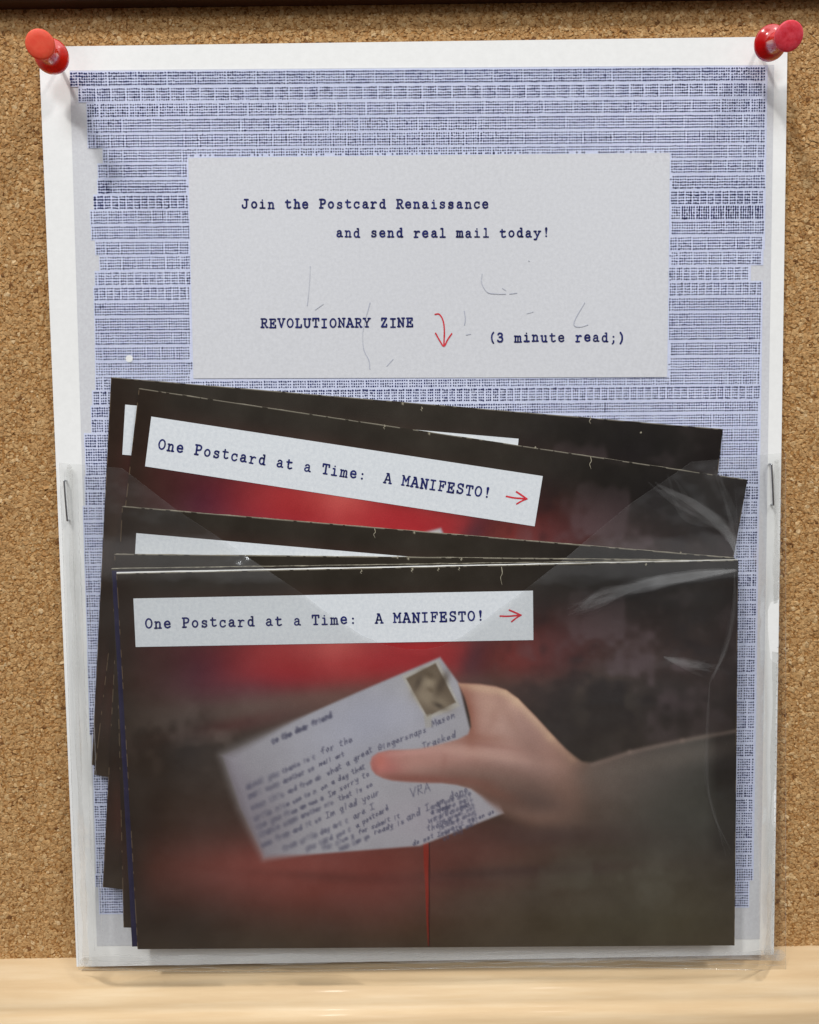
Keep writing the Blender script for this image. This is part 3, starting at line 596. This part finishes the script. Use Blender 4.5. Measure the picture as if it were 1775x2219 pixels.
def scrib(x0, y0, x1, y1, al, blur):
    n = int(math.hypot(x1 - x0, y1 - y0) / 5.5); P_ = []
    for k in range(n):
        f = k / n; P_.append((x0 + (x1 - x0) * f + hr.uniform(-1, 1), y0 + (y1 - y0) * f + (hr.uniform(2, 7) if k % 2 else -hr.uniform(1, 4))))
        if hr.random() < .16 and len(P_) > 2: pen([(400 + a / 2.156, 1380 + b / 2.156) for a, b in P_], 2.2, al, blur, (92, 90, 108)); P_ = []
    if len(P_) > 1: pen([(400 + a / 2.156, 1380 + b / 2.156) for a, b in P_], 2.2, al, blur, (92, 90, 108))
WORDS = 'thanks mail that the and for you write it is so on day card I am sorry not great more art then some send about this from you now letter it was nice to see another soon'.split()
for k, (xr, yr) in enumerate([(628, 560), (622, 612), (655, 655), (632, 722), (664, 752), (712, 772), (655, 850), (782, 856), (794, 898), (806, 928), (880, 930)]):
    x0 = 290 + k * 12; y0 = yr + (xr - x0) * .45
    if y0 > 1005: x0 = xr - (1000 - yr) / .45; y0 = 1000
    n = max(3, int(math.hypot(xr - x0, yr - y0) / 17)); tx = ''
    while len(tx) < n: tx += hr.choice(WORDS) + ' '
    h = n // 2; xm = x0 + (xr - x0) * .5; ym = (y0 + yr) / 2
    hand(tx[:h], x0, y0, xm, ym, .13, 7.0, 1.6); hand(tx[h:n], xm, ym, xr - 14, yr + 6, .24, 4.0, 1.5)
hand('to the dear friend', 410, 500, 690, 372, .34, 4.5, 2.2)
for k in range(9): hand(' '.join(hr.choice(WORDS) for _ in range(3))[:14], 1130 + 10 * k, 760 + 24 * k, 1330 + 6 * k, 690 + 22 * k, .28, 3.0, 1.4) if k not in (0, 1) else None
# the hand
handp = [(994, 1481), (1040, 1483), (1075, 1488), (1097, 1496), (1122, 1514), (1160, 1553), (1195, 1591), (1225, 1622), (1262, 1650), (1300, 1650), (1300, 1850), (1120, 1850), (1075, 1752), (1045, 1724), (1021, 1708), (990, 1700), (957, 1696), (920, 1696), (880, 1694), (850, 1691), (831, 1686), (815, 1678), (806, 1667), (803, 1654), (807, 1641), (820, 1632), (845, 1626), (880, 1625), (910, 1623), (940, 1617), (965, 1610), (992, 1603), (1015, 1592), (1022, 1575), (1020, 1555), (1014, 1530), (1008, 1510)]
hd = sdf(handp); bl = 4.0 + 9 * smooth(Vv, 1700, 1760); hm = (1 - smooth(hd, -bl, bl)) * (1 - smooth(Vv - low, -34, 34)) * (1 - smooth(U, 1150, 1290))
def onh(cx, cy, sx, sy, col, al, rot=0):
    r = math.radians(rot); dx = U - cx; dy = Vv - cy; a = (dx * math.cos(r) + dy * math.sin(r)) / sx; b = (-dx * math.sin(r) + dy * math.cos(r)) / sy
    mixc(hm * al * np.exp(-(a * a + b * b) / 2), col)
mixc(hm, (176, 130, 112))
onh(1130, 1735, 120, 40, (104, 80, 68), .9, 8); onh(1200, 1690, 90, 30, (140, 110, 96), .6, 10); onh(1040, 1722, 60, 18, (120, 82, 68), .8, 25)
onh(836, 1656, 30, 24, (188, 104, 94), .85); onh(930, 1648, 70, 14, (190, 132, 114), .8); onh(920, 1688, 80, 9, (140, 84, 70), .8, 2); onh(822, 1650, 12, 14, (204, 128, 116), .7); onh(813, 1664, 6, 16, (158, 84, 76), .5)
onh(1030, 1560, 20, 60, (160, 104, 84), .6, -10); onh(1060, 1530, 16, 34, (190, 140, 116), .7, -20); onh(1096, 1580, 60, 40, (192, 150, 130), .8, 35); onh(1150, 1600, 26, 50, (160, 120, 104), .5, -30)
onh(1052, 1628, 80, 10, (200, 152, 132), .7, 4); onh(1040, 1612, 60, 5, (156, 106, 90), .5, 8); onh(985, 1640, 40, 12, (198, 146, 128), .6, 2); onh(1120, 1655, 70, 14, (172, 132, 116), .6, 12); onh(1090, 1672, 70, 9, (150, 108, 92), .5, 10)
onh(1012, 1550, 7, 34, (138, 80, 64), .5, -8); onh(962, 1655, 5, 18, (160, 104, 88), .35, 10); onh(1110, 1520, 16, 10, (206, 160, 134), .7, 40)
for a, b in zip([(996, 1484), (1097, 1499), (1122, 1518), (1195, 1596), (1243, 1643)], [(1097, 1499), (1122, 1518), (1195, 1596), (1243, 1643), (1284, 1658)]):
    mixc(hm * .62 * gline(U, Vv, a, b, 8), (220, 178, 140))
onh(1012, 1545, 12, 44, (148, 88, 66), .75, -8); onh(1040, 1600, 40, 8, (158, 104, 84), .55, 4); onh(1075, 1640, 120, 7, (206, 160, 138), .45, 8); onh(1130, 1700, 120, 22, (118, 88, 74), .75, 9)
onh(1180, 1745, 140, 24, (84, 62, 52), .85, 6); onh(1060, 1712, 50, 12, (124, 80, 64), .7, 22); onh(900, 1690, 80, 6, (132, 74, 60), .6, 2); onh(1160, 1635, 16, 34, (150, 112, 96), .5, -40); onh(1075, 1530, 34, 12, (202, 158, 134), .5, 20)
onh(1068, 1560, 8, 26, (168, 122, 102), .45, 24); onh(1105, 1556, 7, 30, (170, 126, 106), .4, -28); onh(880, 1632, 60, 5, (206, 146, 130), .5, -4)
IM = IM * (1 + hm[..., None] * (np.array((1.02, 1.07, 1.14)) - 1))
for a, b in zip([(1284, 1656), (1365, 1630), (1479, 1605)], [(1365, 1630), (1479, 1605), (1600, 1583)]): mixc(.45 * gline(U, Vv, a, b, 4), (146, 126, 116))
onh(824, 1650, 10, 14, (198, 118, 104), .7)
# mottling
for sc, am, sd in ((90, 9, 1), (34, 5, 2), (11, 3, 3)): IM += (vnoise(sc, sd)[..., None] - .5) * am
# worn white cut edges
eu = np.minimum(s, 1 - s) * 1310; ev = np.minimum(t_, 1 - t_) * 815
wn = vnoise(9, 7) * .6 + vnoise(37, 8) * .6
top = (t_ * 815 < 1.9) & (wn > .52); sid = (eu < 1.8) & (wn > .62)
IM[top] = IM[top] * .35 + np.array((190, 184, 165)) * .65; IM[sid] = IM[sid] * .5 + np.array((170, 150, 120)) * .5
for (cx, ln) in ((893, 5),):
    y0 = 1243 - (cx - 252) * .0215; pen([(cx, y0), (cx + 2, y0 + ln * .5), (cx - 1, y0 + ln * .7), (cx + 1, y0 + ln)], 1.2, .8, 1.0, (178, 172, 150))
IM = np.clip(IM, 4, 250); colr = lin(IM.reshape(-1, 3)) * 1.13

# --- build the front booklet in its own frame, every part a mesh
def zine_parts(root, M):
    th = 0.00045
    n = GX * GY; P_ = PW.reshape(-1, 3).copy()
    ring = np.array(list(range(GX)) + [GX * j + GX - 1 for j in range(1, GY)] + [GX * (GY - 1) + i for i in range(GX - 2, -1, -1)] + [GX * j for j in range(GY - 2, 0, -1)])
    B = P_[ring].copy(); B[:, 1] += 0.00012; r = len(ring); ii = np.arange(r)
    side = np.stack([ring, np.roll(ring, -1), n + (ii + 1) % r, n + ii], 1)
    side = side[:, ::-1]
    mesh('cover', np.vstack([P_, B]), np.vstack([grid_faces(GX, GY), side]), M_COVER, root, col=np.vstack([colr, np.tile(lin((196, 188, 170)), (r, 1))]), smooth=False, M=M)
    pc = ZC + np.array([(2.5, -0.5), (-2.5, -0.5), (-3, -3), (3, -3)])
    slab('pages', pc, 60, 3, T(OFF[5] - 0.00015), 0.00072, M_PAGES, root, M, jit=0.25)
    lb = slab('title_label', [(289, 1297), (1155, 1280), (1156, 1387), (294, 1402)], 2, 2, T(OFF[5] + 0.00007), 0.00006, M_LABEL, root, M)
    k = Ink()
    typed(k, 'One Postcard at a Time:', 314, 1361, 756, 1351.5, 3.2)
    typed(k, 'A MANIFESTO!', 813, 1350, 1033, 1344.5, 3.2)
    k.build('typed_title', T(OFF[5] + 0.00012), M_INK, lb, M)
    k = Ink(); k.stroke(catmull([(1084, 1335), (1100, 1335.5), (1118, 1334), (1127, 1333.5)], 5), 3.4)
    k.stroke(catmull([(1104, 1322), (1116, 1327), (1129, 1333)], 5), 3.6); k.stroke(catmull([(1129, 1333), (1119, 1339), (1109, 1347)], 5), 3.2)
    k.build('red_arrow', T(OFF[5] + 0.00012), M_RED, lb, M)
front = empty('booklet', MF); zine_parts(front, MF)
GRP = 'postcard booklets fanned in the clear pocket'
tag(front, 'front booklet lying straight with hand holding a written postcard fully in view', 'booklet', GRP)
def copy_tree(o, parent=None):
    c_ = o.copy(); SC.collection.objects.link(c_)
    if parent is not None: c_.parent = parent
    for ch in list(o.children): copy_tree(ch, c_)
    return c_
MFi = np.linalg.inv(np.array(MF)); loc = lambda P_: P_ @ MFi[:3, :3].T + MFi[:3, 3]
FL = loc(Wc)                                     # front booklet corners in its own frame
TALL = [1.035, 1.035, 1.022, 1.0]
def place(k, pairs):
    """rigid placement of a copy from corners seen in the photograph (index, pixel)"""
    idx = [p[0] for p in pairs]; A = FL[idx][:, [0, 2]] * np.array([1, TALL[k]]); Wp = at([p[1] for p in pairs], T(OFF[k]))
    base = frame(Vector((0, float(T(OFF[k])(np.zeros(1), np.zeros(1))[0]), 0)), 0); Bi = np.linalg.inv(np.array(base))
    B = (Wp @ Bi[:3, :3].T + Bi[:3, 3])[:, [0, 2]]
    wts = np.array([p[2] for p in pairs], float); wts /= wts.sum()
    a0 = (A * wts[:, None]).sum(0); b0 = (B * wts[:, None]).sum(0); a_ = A - a0; b_ = B - b0
    th = math.atan2((wts * (a_[:, 0] * b_[:, 1] - a_[:, 1] * b_[:, 0])).sum(), (wts * (a_ * b_).sum(1)).sum())
    R2 = np.array([[math.cos(th), -math.sin(th)], [math.sin(th), math.cos(th)]]); o = b0 - R2 @ a0
    return base @ Matrix.Translation((o[0], 0, o[1])) @ Matrix.Rotation(-th, 4, 'Y') @ Matrix.Diagonal((1, 1, TALL[k], 1))
specs = [
 (0, [(0, (246, 818), 3), (1, (1567, 925), 2), (3, (191, 1662), 2)], 'rearmost booklet with only its upper edge and left strip showing above the others'),
 (1, [(0, (303, 842), 3), (1, (1621, 1038), 3), (3, (195, 1682), 1)], 'second booklet from the back, tilted most, with its title label fully readable'),
 (2, [(0, (264, 1097), 3), (1, (1594, 1209), 2), (3, (222, 1923), 1)], 'booklet whose cut-off white label peeks out just below the red blur'),
 (3, [(0, (241, 1199), 3), (1, (1600, 1212), 2), (3, (259, 2020), 1)], 'dark booklet with only a thin brown band showing above the front two'),
]
for k, pr_, lab in specs:
    o = copy_tree(front); o.matrix_world = place(k, pr_); tag(o, lab, 'booklet', GRP)
def edge_tears(parent, M, k, marks):
    q = Ink()
    for x, y, n in marks:
        q.stroke(catmull([(x, y), (x + 1.5, y + n * .35), (x - 2, y + n * .6), (x + 1, y + n)], 4), 1.5, np.linspace(1.2, .4, 13))
    if q.v: q.build('worn_edge_mark', T(OFF[k] + 0.00004), M_TEAR, parent, M)['kind'] = 'stuff'
M_TEAR = inkmat('bare_paper_in_worn_print', (150, 142, 122), (186, 180, 160), 900)
edge_tears(front, MF, 5, [(1087, 1229, 38), (783, 1235, 8), (893, 1232, 8), (1400, 1221, 5), (950, 1231, 7), (995, 1230, 6)])
bk = [o for o in SC.objects if o.name.startswith('booklet.') and o.type == 'EMPTY']
for o, k, mk in zip(sorted(bk, key=lambda o: o.name), range(4), ([(914, 882, 9), (1279, 903, 15), (1389, 936, 3)], [(833, 921, 9), (1280, 990, 26), (1160, 968, 4)], [(812, 1146, 20), (1475, 1196, 4)], [(862, 1205, 6), (1000, 1210, 5)])):
    edge_tears(o, o.matrix_world.copy(), k, mk)
# fifth booklet: navy cover, shows as a narrow strip behind the front one
c5 = [(241, 1233), (1599, 1213), (1588, 2044), (286, 2051)]
M5 = frame(Vector(at(c5, T(OFF[4])).mean(0)), 0.0); b5 = empty('booklet', M5)
tag(b5, 'booklet with narrow navy blue left strip showing beside the front one', 'booklet', GRP)
M_DARK5, _, _ = newmat('dark_booklet_print', (44, 38, 33), 0.42, 0.35)
slab('cover', c5, 80, 60, T(OFF[4]), 0.00012, M_DARK5, b5, M5, jit=0.3)
slab('spine_strip', [(242.5, 1237), (300, 1237), (345, 2050), (286.5, 2050.5)], 12, 60, T(OFF[4] + 0.00009), 0.00006, M_NAVY, b5, M5, jit=0.3)
slab('back_leaf', [(252.5, 1239.6), (1599, 1212.6), (1585, 2040), (303, 2050)], 60, 3, T(OFF[5] - 0.0002), 0.00025, M_WHITE, front, MF, jit=0.2)
slab('pages', [(241.5, 1231.5), (1598, 1212), (1586, 2041), (290, 2048)], 60, 3, T(OFF[4] - 0.00014), 0.0007, M_PAGES, b5, M5, jit=0.25)

# ------------------------------------------------------------------ clear pocket
def pocket_top(u):
    xs = [120, 130, 265, 382, 465, 528, 656, 700, 784, 830, 880, 920, 960, 1001, 1048, 1135, 1175, 1231, 1265, 1366, 1443, 1481, 1498, 1558, 1620, 1702, 1712]
    ys = [1003, 1003, 1015, 1105, 1159, 1201, 1288, 1322, 1377, 1397, 1407, 1408, 1400, 1380, 1345, 1281, 1249, 1205, 1176, 1092, 1040, 1014, 1001, 996, 989, 981, 981]
    return np.interp(u, xs, ys)
def pocket_y(x, z):
    u, v = wall_uv(x, z)
    edge = smooth(u, 150, 250) * (1 - smooth(u, 1600, 1665)) * (1 - smooth(v, 2050, 2085))
    stack = smooth(v, 1150, 1260) * .42 + .58
    y = -0.0006 - edge * (0.0068 * stack)
    rg = 0
    for a, b, w, h in (((1600, 1205), (1450, 1040), 9, .30), ((1600, 1205), (1505, 1020), 8, .35), ((1600, 1205), (1560, 1010), 7, .35), ((1600, 1205), (1600, 1030), 6, .3), ((1600, 1210), (1380, 1100), 14, .25),
                       ((1590, 1235), (1400, 1265), 10, .5), ((1400, 1265), (1260, 1310), 14, .4), ((1590, 1245), (1575, 1420), 7, .5), ((1575, 1420), (1535, 1540), 9, .5), ((1535, 1540), (1532, 1660), 6, .5), ((1532, 1700), (1585, 1850), 6, .4),
                       ((1440, 1425), (1545, 1450), 12, .35), ((1260, 1500), (1400, 1505), 8, .3), ((1495, 1520), (1480, 1600), 5, -.4), ((1230, 1330), (1420, 1420), 40, .5), ((350, 1560), (520, 1530), 16, .3), ((400, 1640), (560, 1600), 20, .3),
                       ((900, 1880), (1300, 1860), 12, .3), ((450, 1900), (700, 1960), 40, .3)):
        rg = rg + h * gline(u, v, a, b, w)
    y = y - rg * 0.0006 - 0.0003 * np.sin(u * .011 + 1) * np.sin(v * .009) - 0.00005 * np.sin(u * .05 + v * .03)
    y = y - 0.0019 * np.exp(-((u - 1350) / 150) ** 2 / 2 - ((v - 1490) / 75) ** 2 / 2) - 0.0016 * np.exp(-((u - 1420) / 90) ** 2 / 2 - ((v - 1860) / 110) ** 2 / 2) - 0.0010 * np.exp(-((u - 1000) / 260) ** 2 / 2 - ((v - 1930) / 70) ** 2 / 2)
    y = y + 0.0012 * smooth(u, 1530, 1575) * smooth(v, 1240, 1330) * (1 - smooth(v, 1760, 1880)) - 0.0008 * np.exp(-((u - 520) / 160) ** 2 / 2 - ((v - 1640) / 90) ** 2 / 2)
    wall = -lean(z) - 0.0012
    return wall + y
nx, ny = 330, 260
tvs = np.linspace(0, 1, ny) ** 1.0; us = np.linspace(0, 1, nx)
uv = np.zeros((ny, nx, 2))
xt = 129 + us * (1703 - 129); xb = 171 + us * (1703 - 171)
yb = 2101 + 5 * np.sin(us * 7) - 1 * us
for j, tvv in enumerate(tvs):
    uv[j, :, 0] = xt * (1 - tvv) + xb * tvv; uv[j, :, 1] = pocket_top(xt) * (1 - tvv) + yb * tvv
Pk = at(uv.reshape(-1, 2), pocket_y)
pocket = empty('clear_pocket', Matrix.Translation((0, 0, -0.1376)))
tag(pocket, 'clear plastic pocket with V notch stapled over the lower half of the poster', 'pocket')
KM = pocket.matrix_world.copy()
B = Pk.copy(); B[:, 1] += 0.00006; nn_ = nx * ny
sleeve = mesh('front_film', Pk, grid_faces(nx, ny), M_CLEAR, pocket, smooth=True, M=KM)
# cut edge of the film catching light: a thin bead
def bead(name, P_, r, mat, parent, M, sides=5):
    P_ = np.asarray(P_); d = np.gradient(P_, axis=0); d /= np.linalg.norm(d, axis=1)[:, None]; up = np.array([0, -1.0, 0]); a = np.cross(d, up); a /= np.linalg.norm(a, axis=1)[:, None]; b = np.cross(d, a)
    r = np.broadcast_to(np.asarray(r, float), (len(P_),)); ang_ = np.linspace(0, 2 * math.pi, sides, endpoint=False)
    V = (P_[:, None] + r[:, None, None] * (np.cos(ang_)[None, :, None] * a[:, None] + np.sin(ang_)[None, :, None] * b[:, None])).reshape(-1, 3)
    n = len(P_); i, j = np.meshgrid(np.arange(n - 1), np.arange(sides), indexing='ij'); i = i.ravel(); j = j.ravel(); j2 = (j + 1) % sides
    fs = [np.stack([i * sides + j, i * sides + j2, (i + 1) * sides + j2, (i + 1) * sides + j], 1)]
    caps = np.array([list(range(sides))[::-1], [(n - 1) * sides + q for q in range(sides)]])
    return mesh(name, V, fs + [caps], mat, parent, smooth=True, M=M)
bead('film_rim', Pk[:nx][2:-2] , 0.00003, M_GLINT, pocket, KM)
bead('film_rim', Pk.reshape(ny, nx, 3)[-1], 0.00006, M_SEAM, pocket, KM)
bead('film_rim', Pk.reshape(ny, nx, 3)[:, -1], 0.00006, M_SEAM, pocket, KM)
bead('film_rim', Pk.reshape(ny, nx, 3)[:, 0], 0.00006, M_SEAM, pocket, KM)
# welded seams: wavy pressed lines along the bottom and ticks on the right
ik = Ink()
for q, (ya, amp) in enumerate(((2068, 2.5), (2078, 3), (2088, 2.5), (2097, 2))):
    uu = np.linspace(180, 1700, 260); ik.stroke(np.c_[uu, ya + 4 - 12 * (uu - 180) / 1520 + amp * np.sin(uu * (.021 + .004 * q) + q) + rng.normal(0, .6, 260)], 2.2, .15 + .9 * np.abs(np.sin(uu * .013 * (q + 1)) * np.sin(uu * .031 + q)))
for v0 in np.arange(1080, 2060, 30.5):
    xx = 1693 - (v0 - 1000) * .017; ik.stroke(catmull([(xx - 2, v0), (xx + 1.5, v0 + 3), (xx + 1, v0 + 13), (xx - 1, v0 + 18)], 4), 2.4)
for u0 in np.arange(1240, 1680, 29.0):
    yy = 2083 - (u0 - 1240) * .025; ik.stroke(catmull([(u0, yy), (u0 + 4, yy - 3), (u0 + 15, yy - 4)], 4), 2.0)
for xx, w in ((152, 2.0), (166, 2.6), (183, 2.0)):
    vv = np.linspace(1020, 2060, 120); ik.stroke(np.c_[xx + (vv - 1003) * .037 + rng.normal(0, .4, 120), vv], w, .6 + .5 * np.sin(vv * .02 + xx))
sb = Ink()
for pts_, w_ in (([(150, 1012), (163, 1400), (176, 1800), (186, 2082)], 15), ([(1683, 1000), (1680, 1400), (1672, 1800), (1664, 2070)], 13), ([(182, 2084), (600, 2078), (1200, 2076), (1690, 2070)], 22)):
    cq = catmull(pts_, 24); sb.stroke(cq, w_, .8 + .25 * np.sin(np.arange(len(cq)) * .55))
sb.build('pressed_margin', lambda x, z: pocket_y(x, z) - 0.00006, M_SEAM, pocket, KM)
ik.build('welded_seam', lambda x, z: pocket_y(x, z) - 0.00012, M_SEAM, pocket, KM)

ik = Ink()  # pale ribbons laid on the film to stand in for glints along its folds
def crease_glint(P_, w, n=1, sp_=5):
    for q in range(n):
        c0 = catmull(np.array(P_, float) + rng.normal(0, sp_ if q else 0, (len(P_), 2)) * np.linspace(.15, 1, len(P_))[:, None], 10)
        ik.stroke(c0, w * rng.uniform(.6, 1.3), np.sin(np.linspace(.12, 3.0, len(c0))) ** .8)
crease_glint([(1596, 1203), (1570, 1150), (1500, 1090), (1430, 1052)], 16, 12, 13); crease_glint([(1596, 1203), (1585, 1120), (1560, 1020)], 7, 4, 7); crease_glint([(1597, 1200), (1596, 1100), (1592, 1040)], 3, 1)
crease_glint([(1594, 1236), (1500, 1248), (1400, 1266), (1300, 1292), (1250, 1318)], 16, 14, 12); crease_glint([(1592, 1245), (1590, 1320), (1572, 1410), (1540, 1480)], 7, 5, 6); crease_glint([(1538, 1480), (1533, 1560), (1532, 1680), (1545, 1760), (1580, 1850)], 5, 4, 4)
crease_glint([(1440, 1425), (1490, 1440), (1540, 1455)], 12, 8, 12)
ik.build('crease_glint', lambda x, z: pocket_y(x, z) - 0.00010, M_GLINT, pocket, KM)['kind'] = 'stuff'

# ------------------------------------------------------------------ staples
def staple(u0, v0, u1, v1, lab):
    a = at([(u0, v0)], lambda x, z: pocket_y(x, z) - 0.0002)[0]; b = at([(u1, v1)], lambda x, z: pocket_y(x, z) - 0.0002)[0]
    out_ = np.array([0, -0.00035, 0]); inn = np.array([0, 0.0012, 0]); d = (b - a)
    pts = catmull([a + inn, a + out_ * .5, a + d * .035 + out_, a + d * .5 + out_ * 1.25, a + d * .965 + out_, b + out_ * .5, b + inn], 6)
    M = Matrix.Translation(Vector((a + b) / 2))
    o = bead('staple', pts, 0.00028, M_STEEL, None, M, 8); o.matrix_world = M
    tag(o, lab, 'staple', 'staples fixing the clear pocket')
staple(140, 1042, 147, 1128, 'thin steel staple on the left margin of the poster')
staple(1671, 1006, 1675, 1094, 'thin steel staple on the right margin of the poster')

# ------------------------------------------------------------------ push pins
def revolve(prof, sides=40):
    V = []; k = len(prof)
    for j in range(sides):
        a = 2 * math.pi * j / sides
        for r, h in prof: V.append((r * math.cos(a), r * math.sin(a), h))
    f = [(j * k + i, j * k + i + 1, ((j + 1) % sides) * k + i + 1, ((j + 1) % sides) * k + i) for j in range(sides) for i in range(k - 1)]
    return np.array(V), np.array(f)
def push_pin(head_uv, flange_uv, head_y, flange_y, mat_top, mat_body, lab):
    hd_ = at([head_uv], lambda x, z: np.full_like(x, head_y))[0]; fl = at([flange_uv], lambda x, z: np.full_like(x, flange_y))[0]
    ax = Vector(hd_ - fl); L = ax.length; ax.normalize()
    M = Matrix.Translation(Vector(fl)) @ ax.to_track_quat('Z', 'Y').to_matrix().to_4x4()
    root = empty('push_pin', M); tag(root, lab, 'push pin', 'red push pins holding the poster')
    Mn = np.array(M)
    def put(name, prof, mat, parent, sides=40):
        p_ = []
        V, f = revolve(prof, sides); V = V @ Mn[:3, :3].T + Mn[:3, 3]
        return mesh(name, V, f, mat, parent, smooth=True, M=M)
    R = 0.0047; r2 = 0.0038
    body = [(0.0, -0.0012), (0.0022, -0.0011), (0.0040, -0.0007), (R - .0001, -0.0002), (R, 0.0001), (R - .0001, 0.0004), (0.0042, 0.0009), (0.0032, 0.0015), (0.0024, 0.0022), (0.0020, 0.0034), (0.0019, L * .55), (0.0021, L - .0018), (0.0027, L - .0011), (r2 - .0003, L - 0.0006), (r2 - .0002, L - .0005)]
    put('handle', body, mat_body, root)
    put('cap', [(r2 - .0003, L - 0.0005), (r2 - .00005, L - .0004), (r2, L - .0001), (r2 - .0001, L + .00025), (r2 - .0004, L + .0004), (0.0020, L + .00043), (0.0, L + .00045)], mat_top, root)
    put('needle', [(0.0, -0.0115), (0.0003, -0.0095), (0.00055, -0.006), (0.00055, -0.001)], M_STEEL, root, 16)
push_pin((87, 96), (112, 122), -0.0190, -0.0080, M_PINF, M_PINO, 'orange-red push pin through the top left corner of the poster')
push_pin((1710, 78), (1670, 93), -0.0190, -0.0080, M_PINK, M_PIN, 'pinkish red push pin through the top right corner of the poster')

for o in SC.objects:
    if o.type == 'MESH' and not o.name.startswith('x'): pass
print('tris approx', sum(len(o.data.polygons) for o in SC.objects if o.type == 'MESH'))
